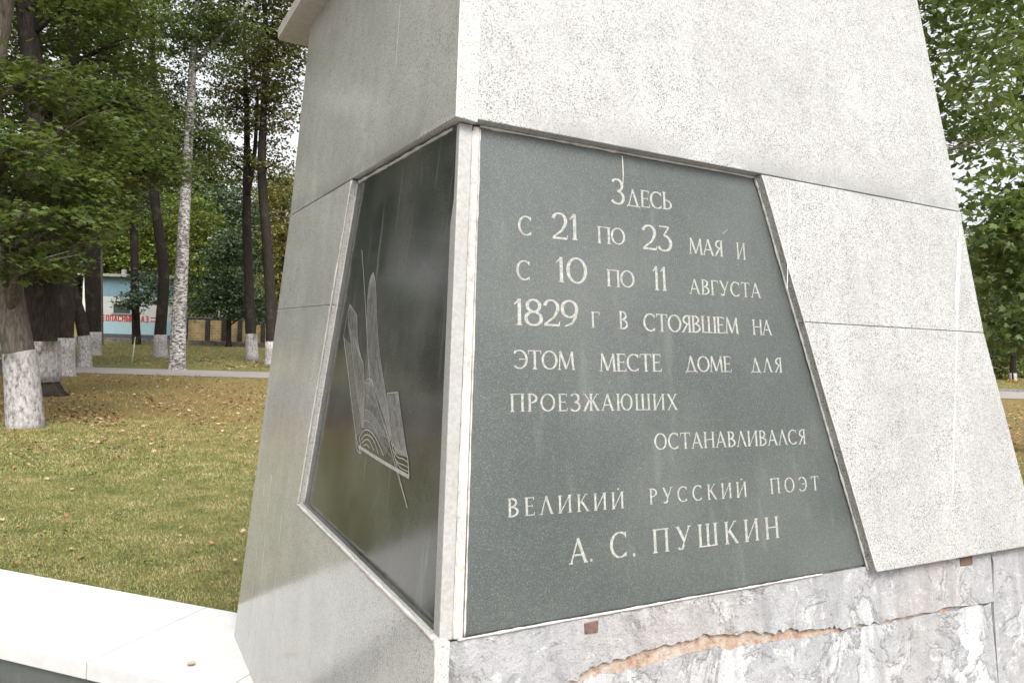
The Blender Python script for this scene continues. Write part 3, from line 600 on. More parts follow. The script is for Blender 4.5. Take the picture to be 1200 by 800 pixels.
# ------------------------------------------------------------------ trees
def tree(name, D, path, blobs, label, cat='tree', group=None, bark_=MB_dark, lmat=ML_mixed, size=.16, tmpl=RHOMB, white=None, white_from=None, limb=.38, forks=(), per=22, up=.5, flare=1.35):
    """path: (x, y, width) of the stem as seen, from the foot up, set D metres away; blobs: (x, y, depth offset, rx, ry, cover)"""
    foot = at(path[0][0], path[0][1], D); zg = terr(foot.x, foot.y)
    P = []
    for i, (x, y, w_) in enumerate(path):
        p = at(x, y, D) + Vector((0, math.sin(i * 1.7 + D) * .12 * i / len(path), 0)); P.append((p, w_ / 2 * D / FPX))
    f0 = P[0][0].copy(); f0.z = zg - .12
    if P[0][0].z < zg + .05: P[0] = (Vector((P[0][0].x, P[0][0].y, zg + .06)), P[0][1])
    P = [(f0, P[0][1] * flare)] + P
    root = thing(name, (f0.x, f0.y, zg), label, cat, group)
    SP = smooth_path(P, .3); bm = bmesh.new(); tube(bm, SP, 14, .05)
    for fk in forks:
        Q = [(at(x, y, D - .1), w_ / 2 * D / FPX) for x, y, w_ in fk]; tube(bm, smooth_path(Q, .4), 8, .06)
    B = [(at(x, y, D + dy), rx * (D + dy) / FPX, ry * (D + dy) / FPX, cv) for x, y, dy, rx, ry, cv in blobs]
    if limb:
        for c, rx, rz, cv in B:
            k = min(range(len(SP)), key=lambda i: (SP[i][0] - (c - Vector((0, 0, (c - SP[i][0]).length * .45)))).length)
            s = SP[max(1, k)]; mid = s[0].lerp(c, .5) + Vector((random.uniform(-.2, .2), random.uniform(-.2, .2), .25 * (c - s[0]).length * .4))
            r0 = max(.012, s[1] * limb); tube(bm, smooth_path([(s[0], r0), (mid, r0 * .6), (c + Vector((0, 0, rz * .2)), r0 * .25)], .4), 6, .08)
            for _ in range(3):
                tip = c + Vector((random.uniform(-rx, rx), random.uniform(-rx, rx) * .8, random.uniform(-rz, rz) * .8)); tube(bm, smooth_path([(mid, r0 * .4), (mid.lerp(tip, .5) + Vector((0, 0, .1)), r0 * .25), (tip, .006)], .6), 5)
    part('trunk', bm, bark_, root, True)
    if white:
        top = at(path[0][0], white, D).z; bm = bmesh.new(); W_ = []
        for p, r in SP:
            if p.z <= top and (white_from is None or p.z >= at(path[0][0], white_from, D).z): W_.append((p, r * 1.07 + .012))
        nx_ = next((q_ for q_ in SP if q_[0].z > top), None)
        if nx_:
            l = W_[-1]; t = (top - l[0].z) / max(1e-6, nx_[0].z - l[0].z); W_.append((l[0].lerp(nx_[0], t), l[1] + (nx_[1] * 1.07 + .012 - l[1]) * t))
        tube(bm, W_, 16, .04); part('whitewash_band', bm, M_lime, root, True)
    if B:
        ch = [sprays(c, (rx, max(rx * .8, .5), rz), cv, size, tmpl, up=up, per=per) for c, rx, rz, cv in B]
        link('crown', leaf_mesh('crown', ch), lmat, root)
    return root

# --- left of the monument
tree('maple_tree', 12.4, [(29, 500, 35), (26, 455, 33), (23, 413, 32), (14, 370, 34), (6, 320, 31), (0, 270, 28), (-8, 200, 26), (-8, 100, 23), (2, 0, 19), (8, -140, 13), (0, -330, 8)],
     [(40, 305, -.6, 46, 26, 1.5), (85, 262, .2, 52, 34, 1.5), (25, 255, -1.0, 50, 30, 1.5), (60, 215, .3, 75, 30, 1.5), (110, 238, .8, 40, 24, 1.4), (20, 170, -.8, 60, 36, 1.4), (100, 150, 1.2, 60, 34, 1.0),
      (40, 95, 0, 60, 34, 1.0), (-60, 230, 0, 70, 60, 1.3), (-70, 80, 0, 90, 70, 1.2), (0, -80, 0, 140, 80, .7), (40, -230, 0, 150, 90, .5), (-90, -200, 0, 120, 110, .5)],
     'nearest maple tree, its leaning grey trunk limewashed to waist height, lobed leaves hanging low', bark_=MB_grey, lmat=ML_maple, size=.115, tmpl=MAPLE, white=413, per=18, up=.62, flare=1.1)
tree('maple_tree', 18, [(48, 462, 50), (46, 448, 42), (45, 400, 40), (45, 350, 41), (48, 250, 38), (45, 150, 30), (36, 60, 22), (33, 0, 20), (30, -120, 14), (20, -300, 8)],
     [(95, 205, -.6, 60, 34, 1.6), (165, 200, .3, 56, 26, 1.5), (205, 195, .5, 36, 16, 1.1), (140, 165, .5, 60, 30, 1.3), (60, 300, -.8, 50, 28, 1.2), (110, 110, 0, 60, 36, .9), (30, 60, 1, 60, 44, .8), (170, 125, 1, 50, 26, .8),
      (100, 0, 0, 80, 44, .9), (0, -90, 0, 130, 80, .6), (120, -160, 0, 130, 90, .6), (140, 60, 1.5, 60, 40, .8)],
     'thick dark tree with a wide flared foot, right behind the leaning limewashed maple', lmat=ML_maple, size=.13, tmpl=MAPLE, white=400, white_from=453, per=16, up=.6, flare=1.5)
tree('linden_tree', 25, [(74, 441, 24), (74, 396, 21), (77, 340, 20), (82, 250, 18), (84, 100, 14), (82, 30, 12), (80, -80, 8), (80, -200, 5)],
     [(60, 150, 1, 70, 60, 1.0), (130, 130, 1, 60, 40, 1.0), (70, 40, 0, 80, 40, .7), (150, 10, 0, 60, 30, .8), (60, -60, 0, 120, 70, 1.0), (120, -160, 0, 120, 80, 1.0)],
     'limewashed trunk just right of the thick flared tree, its white band reaching the path', lmat=ML_mixed, size=.16, white=396)
tree('linden_tree', 31, [(99, 428, 14), (98, 394, 13), (92, 365, 13), (86, 340, 12), (80, 300, 10), (84, 200, 8), (90, 100, 6), (92, 0, 4)],
     [(60, 250, 1, 60, 60, 1.1), (110, 220, 2, 50, 50, 1.0), (90, 120, 0, 60, 50, .9), (90, 20, 0, 70, 50, .8)],
     'slim leaning tree with a narrow white band, bent to the left beyond the path', lmat=ML_mixed, size=.18, white=394)
tree('linden_tree', 40, [(110, 415, 15), (110, 389, 15), (109, 340, 17), (108, 280, 16), (107, 200, 13), (104, 80, 9), (102, -20, 6), (102, -120, 4)],
     [(120, 215, 1, 50, 60, 1.2), (100, 130, 2, 60, 60, .9), (140, 60, 0, 50, 50, .6), (100, 0, 0, 60, 50, .8), (110, -90, 0, 80, 60, 1)],
     'straight black trunk with a white band standing left of the blue building', lmat=ML_mixed, size=.2, white=389)
tree('young_tree', 52, [(118, 404, 6), (118, 340, 5), (119, 280, 4), (118, 200, 3)], [(118, 240, 0, 22, 40, .9)], 'thin bare greyish trunk at the left end of the blue building', bark_=MB_grey, size=.22, lmat=ML_mixed)
tree('linden_tree', 55, [(160, 402, 10), (159, 380, 9), (158, 330, 9), (157, 270, 9), (155, 230, 8), (154, 120, 6), (150, 20, 4)],
     [(168, 350, -1.5, 24, 10, 1.5), (150, 357, -2, 15, 7, 1.3), (184, 340, -1, 18, 14, 1.3), (172, 325, 0, 24, 12, 1.1), (155, 230, 0, 34, 40, 1.0), (150, 150, 0, 44, 50, .9), (150, 60, 0, 50, 50, .5)],
     'dark unpainted trunk in front of the blue building, a low leafy bough across the wall', lmat=ML_blue, size=.22)
tree('linden_tree', 40, [(188, 415, 14), (188, 392, 13), (191, 350, 12), (191, 310, 12), (186, 270, 11), (181, 220, 10), (180, 140, 8), (178, 40, 5), (178, -60, 4)],
     [(150, 195, 1, 40, 30, 1.0), (200, 150, 1, 46, 40, .9), (160, 90, 0, 40, 36, .45), (195, 30, 0, 50, 34, .7), (180, -60, 0, 80, 60, 1)],
     'black crooked trunk with a white band, just left of the birch', lmat=ML_mixed, size=.19, white=392)
tree('birch_tree', 31, [(208, 431, 19), (209, 400, 17.5), (211, 350, 15.5), (215, 280, 13.5), (217, 230, 12.5), (221, 150, 10), (226, 80, 8.5), (230, 20, 6), (238, -60, 5), (240, -150, 3)],
     [(195, 110, .5, 44, 34, 1.0), (245, 150, .5, 34, 30, .8), (255, 75, 0, 40, 26, .5), (215, 35, 0, 54, 34, 1.0), (215, 170, .6, 40, 30, .9), (275, 30, 0, 40, 24, .9), (235, 205, .6, 22, 18, .6), (230, -60, 0, 90, 60, 1), (230, -150, 0, 80, 70, 1)],
     'birch with speckled white bark standing at the far edge of the path', 'tree', bark_=MB_birch, lmat=ML_birch, size=.13, forks=[[(229, 72, 6), (246, 55, 5.5), (265, 38, 5), (290, 4, 4), (310, -30, 2)]])
tree('elm_tree', 40, [(295, 415, 13), (294, 391, 12), (292, 340, 11), (289, 270, 10), (289, 215, 9), (290, 150, 6.5), (287, 60, 4), (286, -20, 3)],
     [(270, 190, 0, 36, 24, .8), (300, 150, 0, 34, 30, .6), (265, 120, 1, 38, 34, .8), (305, 100, 0, 44, 34, 1.0), (300, 40, 0, 56, 40, 1.0), (260, 20, 0, 36, 30, 1.0), (290, -60, 0, 90, 60, 1.0)],
     'slender black forked trunk with a white foot, midway between the birch and the monument', lmat=ML_brown, size=.18, white=391, forks=[[(290, 228, 6), (295, 205, 5.5), (299, 170, 4.5), (302, 110, 3)]])
tree('elm_tree', 37, [(318, 424, 14), (318, 400, 13), (316, 330, 12), (311, 260, 11), (307, 200, 10), (308, 140, 8.5), (312, 60, 7), (310, -20, 4), (310, -90, 3)],
     [(322, 190, 0, 28, 24, .7), (330, 130, 0, 32, 34, .8), (320, 70, 0, 40, 36, 1.1), (345, 40, 0, 30, 40, 1.2), (320, -20, 0, 60, 40, 1.0), (320, -100, 0, 80, 60, 1)],
     'leaning black trunk partly hidden by the left edge of the monument', lmat=ML_brown, size=.18, white=400)
# --- trees farther back
def bush(name, D, x, y, blobs, label, lmat, size=.2, cat='tree', stem=6, tmpl=RHOMB, group=None):
    return tree(name, D, [(x, y, stem), (x, y - 20, stem * .9), (x, min(bl[1] for bl in blobs), stem * .4)], blobs, label, cat, group, lmat=lmat, size=size, tmpl=tmpl)
bush('spruce_tree', 56, 268, 402, [(268, 360, 0, 40, 16, 1.6), (268, 330, 0, 36, 20, 1.6), (270, 300, 0, 28, 20, 1.6), (272, 280, 0, 18, 16, 1.4), (285, 345, 0, 30, 20, 1.3), (250, 350, 0, 26, 16, 1.3), (310, 365, 0, 18, 14, 1.1)], 'blue-green tree with boughs down to the yard wall, between birch and monument', ML_blue, .24)
bush('maple_tree', 63.5, 232, 398, [(232, 345, 0, 26, 34, 1.5), (240, 300, 0, 30, 34, 1.5), (232, 255, 0, 28, 30, 1.3)], 'yellow-green tree close behind the right side of the birch', ML_lime, .28)
bush('maple_tree', 72, 332, 392, [(330, 330, 0, 26, 30, 1.4), (335, 280, 0, 28, 30, 1.4), (332, 230, 0, 26, 26, 1.3), (318, 345, 0, 16, 20, 1.2)], 'golden yellow autumn tree behind the leaning black trunk', ML_yellow, .3)
bush('maple_tree', 76, 170, 390, [(165, 300, 0, 36, 26, 1.5), (150, 270, 0, 36, 30, 1.5), (190, 300, 0, 30, 40, 1.4), (135, 290, 0, 22, 30, 1.2), (195, 250, 0, 30, 30, 1.2)], 'light green tree rising behind the roof of the blue building', ML_lime, .3)
bush('linden_tree', 78, 285, 385, [(290, 270, 0, 34, 40, 1.4), (275, 240, 0, 32, 26, 1.3), (310, 300, 0, 20, 30, 1.2)], 'dark round tree on the rise behind the blue-green one', ML_blue, .32)

bush('linden_tree', 84, 245, 380, [(245, 260, 0, 36, 50, 1.5), (225, 215, 0, 34, 34, 1.4), (262, 205, 0, 30, 30, 1.3), (240, 165, 0, 28, 24, 1.0)], 'tall dark tree on the slope directly behind the birch', ML_mixed, .34)
bush('linden_tree', 86, 205, 380, [(200, 250, 0, 34, 50, 1.5), (190, 190, 0, 36, 40, 1.4), (175, 140, 0, 36, 36, 1.1), (150, 190, 0, 40, 40, 1.4), (130, 240, 0, 40, 40, 1.4)], 'tall dark tree on the slope behind the blue building', ML_mixed, .34)
bush('maple_tree', 88, 318, 378, [(318, 250, 0, 34, 30, 1.4), (345, 220, 0, 30, 30, 1.2), (310, 215, 0, 26, 18, .9)], 'olive tree on the slope behind the golden one', ML_brown, .34)
bush('linden_tree', 80, 100, 384, [(95, 260, 0, 40, 60, 1.5), (60, 280, 0, 40, 60, 1.5), (110, 180, 0, 40, 40, 1.3), (50, 190, 0, 44, 50, 1.3)], 'dark tree on the slope left of the blue building', ML_blue, .34)

# --- right of the monument
R0 = 8.2
tree('ash_tree', R0, [(960, 640, 60), (965, 500, 52), (975, 350, 44), (990, 150, 34), (1010, -60, 26), (1030, -300, 18)],
     [(1105, 30, .2, 50, 50, 1.2), (1120, 110, .5, 44, 44, 1.4), (1135, 155, 1.5, 44, 40, 1.1), (1150, 60, 2, 60, 50, .7), (1165, 130, 1.2, 50, 46, 1.1), (1190, 60, .3, 50, 40, .6), (1165, 10, .6, 50, 30, .8), (1150, 175, .8, 40, 26, .8), (1195, 170, .2, 36, 30, .9), (1110, -60, 0, 90, 60, .9), (1220, -30, 0, 80, 60, .8), (1050, -160, 0, 160, 90, 1), (960, -60, 0, 120, 70, .8), (1040, 60, 1.5, 90, 60, .7), (930, 60, 1, 70, 50, .7)],
     'broad ash tree close behind the monument, long pointed leaves hanging beside its right edge', bark_=MB_grey, lmat=ML_ash, size=.125, tmpl=LEAF, per=14, up=.5, limb=.08)
tree('maple_tree', 13, [(1250, 560, 36), (1250, 430, 32), (1246, 300, 28), (1240, 150, 22), (1236, -40, 14)],
     [(1165, 225, 0, 46, 30, 1.5), (1190, 270, -.5, 40, 34, 1.6), (1160, 310, .5, 34, 34, 1.5), (1195, 345, 0, 34, 30, 1.6), (1175, 385, .4, 30, 26, 1.5), (1205, 400, 0, 26, 20, 1.3), (1240, 250, 0, 60, 90, 1.3), (1240, 80, 0, 80, 80, 1)],
     'dense bright green maple filling the right border of the view', lmat=ML_ash, size=.15, tmpl=MAPLE, per=16, up=.5, limb=.2)
tree('linden_tree', 45, [(1187, 449, 7), (1187, 436, 6.5), (1187, 410, 6), (1188, 330, 5)], [(1180, 400, 1, 40, 20, 1.1), (1188, 340, 0, 40, 50, 1.0)], 'small tree with a white foot beyond the path right of the monument', white=437, size=.2)
bush('orange_shrub', 43.2, 1187, 453, [(1186, 449, 0, 5, 6, 1.8), (1190, 452, 0, 4, 4, 1.6)], 'small orange-leaved shrub on the kerb right of the monument', ML_orange, .1, 'shrub', 2)
bush('shrub', 47, 1172, 452, [(1170, 436, 0, 14, 14, 1.5), (1177, 428, 0, 12, 12, 1.3)], 'yellow-green shrub by the path, half hidden by the right edge of the monument', ML_lime, .16, 'shrub', 3)
bush('shrub', 49, 1203, 452, [(1203, 436, 0, 14, 12, 1.5), (1198, 425, 0, 12, 9, 1.3)], 'bright green shrub at the right border beyond the path', ML_ash, .16, 'shrub', 3)
bush('linden_tree', 62, 1195, 440, [(1190, 380, 0, 40, 40, 1.4), (1150, 390, 0, 40, 40, 1.4), (1210, 330, 0, 50, 50, 1.2), (1160, 300, 0, 50, 50, 1.1)], 'dark spreading tree farthest off on the right side', ML_mixed, .26)

# --- trees beyond the left border, mirrored in the polished side plaque
def copy_tree(o, loc, rz, sc, label, group):
    c = o.copy(); COL.objects.link(c); c.location = loc; c.rotation_euler = (0, 0, rz); c.scale = (sc, sc, sc); c['label'] = label; c['group'] = group
    for ch in list(o.children):
        k = ch.copy(); COL.objects.link(k); k.parent = c
    return c
SRC = [o for o in S.objects if o.type == 'EMPTY' and o.name.split('.')[0] in ('linden_tree', 'maple_tree') and o.location.y > 20 and o.location.y < 45 and o.location.x < 0]
for k, (x, y) in enumerate([(-16, 14.5), (-14, 17), (-17.5, 12), (-20, 21), (-24, 15), (-27, 25), (-30, 12), (-34, 20), (-23, 8), (-38, 30), (-40, 9), (-30, 4), (-24, 33), (-46, 20)]):
    copy_tree(SRC[k % len(SRC)], (x, y, terr(x, y)), k * 2.1, 1.0 + .12 * (k % 3), 'tree beyond the left border of the view, seen only mirrored in the black polished plaque', 'trees mirrored in the plaque')

# --- the wood on the slope
def wood():
    ch = []
    for _ in range(260):
        x = rng.uniform(-125, 110); y = rng.uniform(78, 128)
        if -6 < x * 60 / y < 12 : pass
        z0 = terr(x, y); hgt = rng.uniform(6, 11.5) + (3 if x < -60 else 0)
        for k in range(4):
            c = (x + rng.normal(0, 1.5), y + rng.normal(0, 1.5), z0 + hgt * (.25 + .2 * k))
            ch.append(sprays(c, (rng.uniform(2.2, 3.6), 2.6, rng.uniform(1.6, 2.6)), .75, .5, RHOMB, per=14, up=.45))
    return leaf_mesh('woodland', ch)
tag(link('woodland', wood(), ML_mixed), kind='stuff')

# ------------------------------------------------------------------ the blue building
def frame_at(x, y, D): p = at(x, y, D); return Vector((p.x, p.y, terr(p.x, p.y)))
KB = frame_at(152, 396, 66); bx0 = at(97, 380, 66).x; bx1 = at(214, 380, 66).x; zb = KB.z; KW = bx1 - bx0; kx = (bx0 + bx1) / 2
kios = thing('kiosk', (kx, 66, zb), 'single-storey building painted in blue and white bands with red lettering', 'building')
px = 66 / FPX
zat = lambda y_: at(150, y_, 66).z
Mk = {k: flat(k, c, .7, .08, 3) for k, c in {'wall_blue': (.13, .22, .26), 'wall_white': (.38, .385, .38), 'wall_pale_blue': (.24, .35, .38), 'plinth_dark': (.05, .055, .06), 'red_paint': (.33, .035, .025), 'roof_grey': (.24, .23, .20), 'dark_glass': (.03, .035, .04), 'pole_white': (.6, .6, .57)}.items()}
zs = [zb - .3, zat(391.5), zat(375.5), zat(348), zat(325)]
for nm, z0, z1, mk, dy in (('plinth', zs[0], zs[1], 'plinth_dark', .05), ('wall', zs[1], zs[2], 'wall_pale_blue', 0), ('wall', zs[2], zs[3], 'wall_white', 0), ('wall', zs[3], zs[4], 'wall_blue', 0)):
    bm = bmesh.new(); box(bm, (kx, 68.5, z0), X3, Y3, Z3, KW + dy, 5 + dy, z1 - z0); o = part(nm, bm, Mk[mk], kios)
bm = bmesh.new(); box(bm, (kx, 68.4, zs[4]), X3, Y3, Z3, KW + .7, 5.8, .16, .02); box(bm, (kx, 68.4, zs[4] + .16), X3, Y3, Z3, KW + .5, 5.6, .08, .02); roof = part('roof', bm, Mk['roof_grey'], kios)
bm = bmesh.new(); xv = at(144, 320, 67).x; box(bm, (xv, 67.2, zs[4] + .23), X3, Y3, Z3, .32, .32, .55, .01); part('chimney', bm, Mk['roof_grey'], roof)
bm = bmesh.new(); xw = at(143, 365, 66).x; box(bm, (xw, 65.99, zat(367)), X3, Y3, Z3, 1.5, .06, .75, .01); wn = part('window', bm, Mk['dark_glass'], kios)
bm = bmesh.new(); box(bm, (xw, 65.95, zat(368.6)), X3, Y3, Z3, 1.8, .14, .1, .01); part('sill', bm, Mk['roof_grey'], wn)
bm = bmesh.new(); box(bm, (bx0 + .12, 65.93, zb), X3, Y3, Z3, .3, .1, zs[4] - zb - .02, .01); part('corner_pilaster', bm, Mk['pole_white'], kios)
# block lettering
def blk(*L): return L
BL = {'Н': ((.1, 0, .1, 1), (.5, 0, .5, 1), (.1, .5, .5, .5)), 'Е': ((.1, 0, .1, 1), (.1, .92, .52, .92), (.1, .5, .48, .5), (.1, .08, .52, .08)), 'О': ((.1, .05, .1, .95), (.5, .05, .5, .95), (.1, .92, .5, .92), (.1, .08, .5, .08)), 'П': ((.1, 0, .1, 1), (.5, 0, .5, 1), (.1, .92, .5, .92)),
      'А': ((.06, 0, .3, 1), (.54, 0, .3, 1), (.15, .3, .45, .3)), 'С': ((.1, .05, .1, .95), (.1, .92, .5, .92), (.1, .08, .5, .08), (.5, .7, .5, .95), (.5, .05, .5, .3)), 'Ы': ((.08, 0, .08, 1), (.08, .5, .36, .5), (.08, .08, .36, .08), (.36, .05, .36, .52), (.6, 0, .6, 1)), 'Й': ((.1, 0, .1, 1), (.5, 0, .5, 1), (.1, .05, .5, .95), (.2, 1.14, .4, 1.14)),
      'Г': ((.1, 0, .1, 1), (.1, .92, .5, .92)), 'З': ((.1, .92, .5, .92), (.2, .5, .5, .5), (.1, .08, .5, .08), (.5, .05, .5, .95)), ' ': ()}
x = at(114.5, 372, 66).x; adv = (at(172.5, 372, 66).x - x) / 12.2; hh = zat(369.5) - zat(377); zz = zat(377)
for wd in ('НЕОПАСНЫЙ', 'ГАЗ'):
    bm = bmesh.new()
    for c in wd:
        emit(bm, [[(x0, y0, .2), (x1, y1, .2)] for x0, y0, x1, y1 in BL[c]], lambda gx, gy, z: Vector((x + gx * adv * 1.45, 65.99 - z * 12, zz + gy * hh)))
        x += adv
    x += adv * .7; part('red_lettering', bm, Mk['red_paint'], kios)
for r_ in (0, 1):
    bm = bmesh.new(); emit(bm, [[(0, 0, .5), (1, 0, .5)]], lambda gx, gy, z: Vector((at(176.5, 371, 66).x + gx * .95, 65.99 - z * 12, zat(371.5 + 4 * r_) + gy * .2)))
    part('red_stripe', bm, Mk['red_paint'], kios)

# ------------------------------------------------------------------ yard wall, lamp, stake, bench
Mw = M('ochre_wall'); _n = Mw.noise(1.2, 5, .6); _s = Mw.n('ShaderNodeTexBrick'); _s.inputs['Scale'].default_value = 1.1; _s.inputs['Mortar Size'].default_value = .03
_s.inputs['Color1'].default_value = (.26, .185, .07, 1); _s.inputs['Color2'].default_value = (.20, .14, .06, 1); _s.inputs['Mortar'].default_value = (.30, .24, .13, 1)
_mp = Mw.n('ShaderNodeMapping'); _mp.inputs['Rotation'].default_value = (R(90), 0, 0); Mw.l(Mw.co(), _mp.inputs[0]); Mw.l(_mp.outputs[0], _s.inputs['Vector'])
Mw.base(Mw.mix(Mw.ramp(_n, [(.4, 0.0), (.65, .7)]), _s.outputs['Color'], (.10, .085, .05))); Mw.rough(.9)
wx0, wx1 = at(216, 390, 62).x, at(400, 390, 62).x; wz = terr(0, 62)
wl = thing('yard_wall', ((wx0 + wx1) / 2, 62, wz), 'ochre yard wall with dark posts, right of the birch behind the lawn', 'wall')
zt_ = at(270, 374.5, 62).z
bm = bmesh.new(); box(bm, ((wx0 + wx1) / 2, 62.15, wz - .2), X3, Y3, Z3, wx1 - wx0, .25, zt_ - wz + .2); part('wall_panel', bm, Mw.m, wl)
bm = bmesh.new(); box(bm, ((wx0 + wx1) / 2, 62.15, zt_), X3, Y3, Z3, wx1 - wx0 + .2, .4, .14, .02); part('wall_cap', bm, Mk['plinth_dark'], wl)
for x_ in (217, 243, 262, 281, 297, 308, 322, 345, 370):
    bm = bmesh.new(); box(bm, (at(x_, 390, 61.9).x, 61.93, wz - .2), X3, Y3, Z3, .34, .18, zt_ - wz + .19, .01); part('wall_post', bm, MB_dark, wl)
lp = at(258.5, 300, 74); lz = terr(lp.x, lp.y); hl = at(258.5, 283, 74).z
lm = thing('street_lamp', (lp.x, 74, lz), 'slim street lamp with a curved arm showing among the trees beyond the yard wall', 'street lamp')
bm = bmesh.new(); tube(bm, smooth_path([(Vector((lp.x, 74, lz - .2)), .09), (Vector((lp.x, 74, hl - .5)), .06), (Vector((lp.x - .08, 74, hl)), .05), (Vector((lp.x - .45, 74, hl + .28)), .045), (Vector((lp.x - 1.0, 74, hl + .3)), .04)], .3), 8)
part('pole', bm, flat('grey_paint', (.35, .36, .36), .5), lm, True)
bm = bmesh.new(); box(bm, (lp.x - 1.15, 74, hl + .2), X3, Y3, Z3, .6, .25, .16, .04); part('lamp_head', bm, flat('white_enamel', (.75, .75, .75), .4), lm)
sp = at(155.5, 422, 34); sz_ = terr(sp.x, 34)
stk = thing('sapling', (sp.x, 34, sz_), 'thin pale sapling stake on the lawn in front of the blue building', 'sapling')
bm = bmesh.new(); tube(bm, [(Vector((sp.x - .05, 34, sz_ - .1)), .035), (Vector((sp.x + .02, 34, sz_ + .6)), .03), (Vector((sp.x + .08, 34, sz_ + 1.25)), .022)], 8, .08); part('stem', bm, flat('pale_wood', (.45, .43, .36), .8), stk, True)
ch = [sprays((sp.x + .07, 34, sz_ + 1.2), (.10, .1, .16), .7, .05, RHOMB, per=6)]; tag(link('leaf_tuft', leaf_mesh('leaf_tuft', ch), ML_birch, stk), kind='stuff')
# bench at the left border, behind the nearest maple
bc = at(2, 437, 26.2); bz = terr(bc.x, bc.y); Mb1 = flat('bench_grey', (.33, .33, .33), .7); Mb2 = flat('bench_blue_grey', (.13, .145, .17), .7)
bn = thing('park_bench', (bc.x - .6, 26.2, bz), 'blue-grey bench at the left border, partly behind the nearest trunk', 'bench')
for dz, dy, h_, th, nm, mt in ((.43, 0, .05, .45, 'seat', Mb1), (.75, .22, .30, .05, 'backrest', Mb1), (.02, -.1, .40, .06, 'front_panel', Mb2)):
    bm = bmesh.new(); box(bm, (bc.x - .6, 26.2 + dy, bz + dz), X3, Y3, Z3, 1.8, th, h_, .01); part(nm, bm, mt, bn)
for dx in (-.75, .75):
    bm = bmesh.new(); box(bm, (bc.x - .6 + dx, 26.45, bz), X3, Y3, Z3, .07, .05, 1.0, .005); box(bm, (bc.x - .6 + dx, 26.2, bz), X3, Y3, Z3, .07, .38, .425, .005); part('leg', bm, Mb2, bn)

# ------------------------------------------------------------------ grass and fallen leaves
def grassmat():
    m = M('grass_blades'); g_ = m.n('ShaderNodeNewGeometry'); big = m.noise(2.4, 6, .68); f = m.math('ADD', m.math('MULTIPLY', g_.outputs['Random Per Island'], .5), m.math('MULTIPLY', m.math('SUBTRACT', big, .5), 2.6)); f = m.math('ADD', f, .28)
    c = m.ramp(f, [(.0, (.06, .09, .022)), (.27, (.135, .165, .044)), (.52, (.215, .215, .075)), (.82, (.33, .28, .125)), (1.0, (.40, .34, .19))]); m.base(c); m.rough(.6); m.spec(.25); return m.m
def blades(n, y0, y1, fx0, fx1, h, wv):
    y = rng.uniform(y0, y1, n); x = rng.uniform(0, 1, n); x = y * fx0 + x * y * (fx1 - fx0)
    # keep behind the parapet
    rel = (x - Q0.x) * m_.x + (y - Q0.y) * m_.y
    k = rel < -.01; x, y = x[k], y[k]
    k = ~((x > -1.35) & (x < 2.9) & ((x - C0.x) * a.x + (y - C0.y) * a.y > -.05) & ((x - C0.x) * b.x + (y - C0.y) * b.y < 2.35)); x, y = x[k], y[k]
    n = len(x); z = np.array([terr(p, q_) for p, q_ in zip(x, y)]); C = np.stack([x, y, z], 1)
    ang = rng.uniform(0, 6.283, n); lean = rng.uniform(.1, 1.1, n); hh_ = h * rng.uniform(.4, 1.3, n); ww = wv * rng.uniform(.7, 1.3, n)
    dx = np.stack([np.cos(ang), np.sin(ang), 0 * ang], 1); px_ = np.stack([-np.sin(ang), np.cos(ang), 0 * ang], 1)
    tip = C + dx * (hh_ * np.sin(lean))[:, None] + np.array([0, 0, 1]) * (hh_ * np.cos(lean))[:, None]
    V = np.stack([C - px_ * ww[:, None] / 2, C + px_ * ww[:, None] / 2, tip], 1).reshape(-1, 3)
    return V, 3, n
def tufts(n, y0, y1, fx0, fx1):
    out = []
    for _ in range(n):
        y = rng.uniform(y0, y1); x = y * rng.uniform(fx0, fx1)
        if (x - Q0.x) * m_.x + (y - Q0.y) * m_.y > -.08 or (x - C0.x) * a.x + (y - C0.y) * a.y > -.3: continue
        k = int(rng.uniform(10, 90)); r = rng.uniform(.03, .16)
        p = np.stack([x + rng.normal(0, r, k), y + rng.normal(0, r, k), rng.uniform(.005, .04, k)], 1)
        out.append(leaves(p, rng.uniform(.012, .026), .3, RHOMB))
    return out
TF = tufts(260, 4.2, 12, -1.0, -.1)
gm = leaf_mesh('grass', [blades(190000, 4.0, 8.5, -1.15, .02, .024, .0042), blades(110000, 8.5, 14, -.95, .1, .030, .008), blades(50000, 4.5, 8.5, .3, 1.1, .03, .007), blades(60000, 8.5, 14, .1, 1.1, .032, .009), blades(50000, 14, 27, -.85, .9, .04, .016), blades(30000, 33.5, 57, -.85, .9, .06, .05)])
def weedmat():
    m = M('lawn_weeds'); g_ = m.n('ShaderNodeNewGeometry'); m.base(m.ramp(g_.outputs['Random Per Island'], [(.0, (.06, .085, .022)), (.6, (.11, .135, .035)), (1.0, (.20, .20, .07))])); m.rough(.55); m.spec(.3); return m.m
tag(link('lawn_weeds', leaf_mesh('lawn_weeds', TF), weedmat()), kind='stuff')
tag(link('grass', gm, grassmat()), kind='stuff')
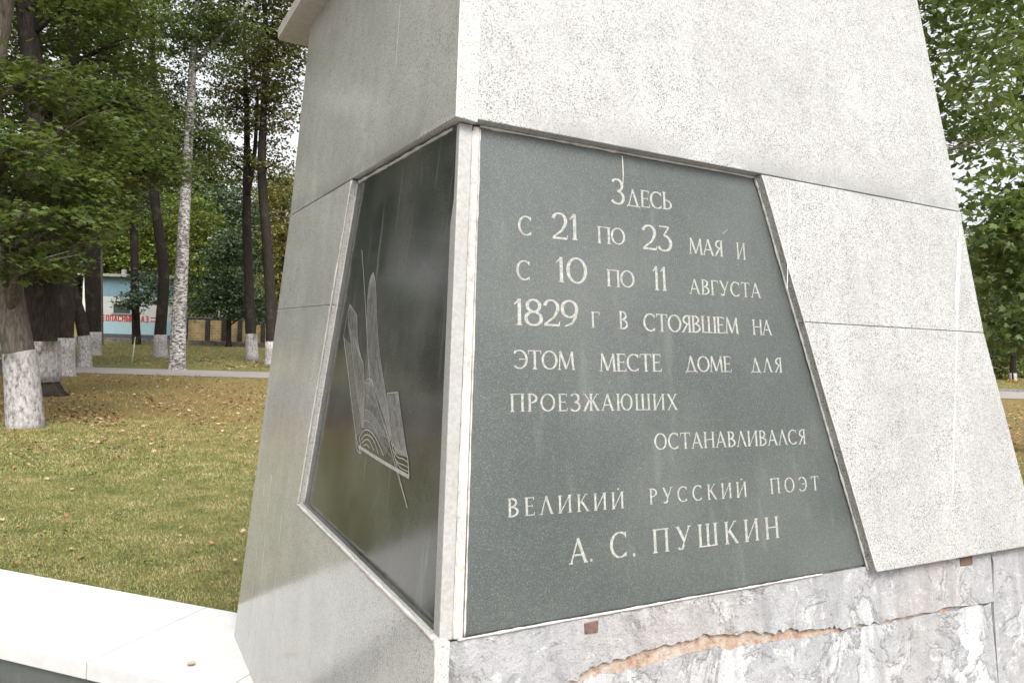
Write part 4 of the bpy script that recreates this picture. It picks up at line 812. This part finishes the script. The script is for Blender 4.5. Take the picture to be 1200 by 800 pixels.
def littermat():
    m = M('fallen_leaves'); g_ = m.n('ShaderNodeNewGeometry'); c = m.ramp(g_.outputs['Random Per Island'], [(.0, (.08, .045, .025)), (.3, (.16, .09, .042)), (.55, (.25, .13, .055)), (.75, (.30, .20, .10)), (.95, (.38, .30, .20))]); m.base(c); m.rough(.7); m.spec(.25); return m.m
def litter(n, y0, y1, fx0, fx1, size, dens=None):
    y = rng.uniform(y0, y1, n); x = y * rng.uniform(fx0, fx1, n)
    k = rng.uniform(0, 1, n) < np.clip(.55 + .5 * np.sin(x * 1.3 + 1.7 * np.sin(y * .9)) * np.cos(y * 1.1 + x * .4) + .35 * np.sin(x * 3.1 + y * 2.3), .06, 1); x, y = x[k], y[k]
    rel = (x - Q0.x) * m_.x + (y - Q0.y) * m_.y; k = rel < -.05
    pl = (y > 28.0 + .10 * x) & (y < 32.9 + .112 * x); k &= ~(pl & (rng.uniform(0, 1, len(x)) > .12))
    x, y = x[k], y[k]; z = np.array([terr(p, q_) for p, q_ in zip(x, y)]) + .012 + rng.uniform(0, .025, len(x))
    return leaves(np.stack([x, y, z], 1), size, .70, MAPLE, bend=-.55)
tag(link('fallen_leaves', leaf_mesh('fallen_leaves', [litter(700, 34, 41, -.42, -.30, .10), litter(420, 4.5, 9.5, -1.0, 0, .042), litter(2600, 9.5, 15, -.9, .2, .055), litter(250, 4.5, 12, .3, 1.1, .05), litter(13000, 12.5, 28, -.85, .9, .07), litter(3500, 32, 50, -.8, .8, .10)]), littermat()), kind='stuff')
# two leaves on the coping
for k, (s, t, lab) in enumerate(((-.22, .55, 'small dry beige leaf lying on the white coping slab beside the monument'), (-.36, .30, 'tiny brown leaf on the white coping close to the granite'))):
    p = Q0 + e_ * s + m_ * t + Vector((0, 0, .312)); V, kk, n = leaves([p], (.035, .02)[k], .9, LITTER, bend=-.3)
    me = leaf_mesh('fallen_leaf', [(V, kk, n)]); o = link('fallen_leaf', me, flat('dry_leaf', (.42, .30, .20), .8, .2, 60)); tag(o, lab, 'leaf')
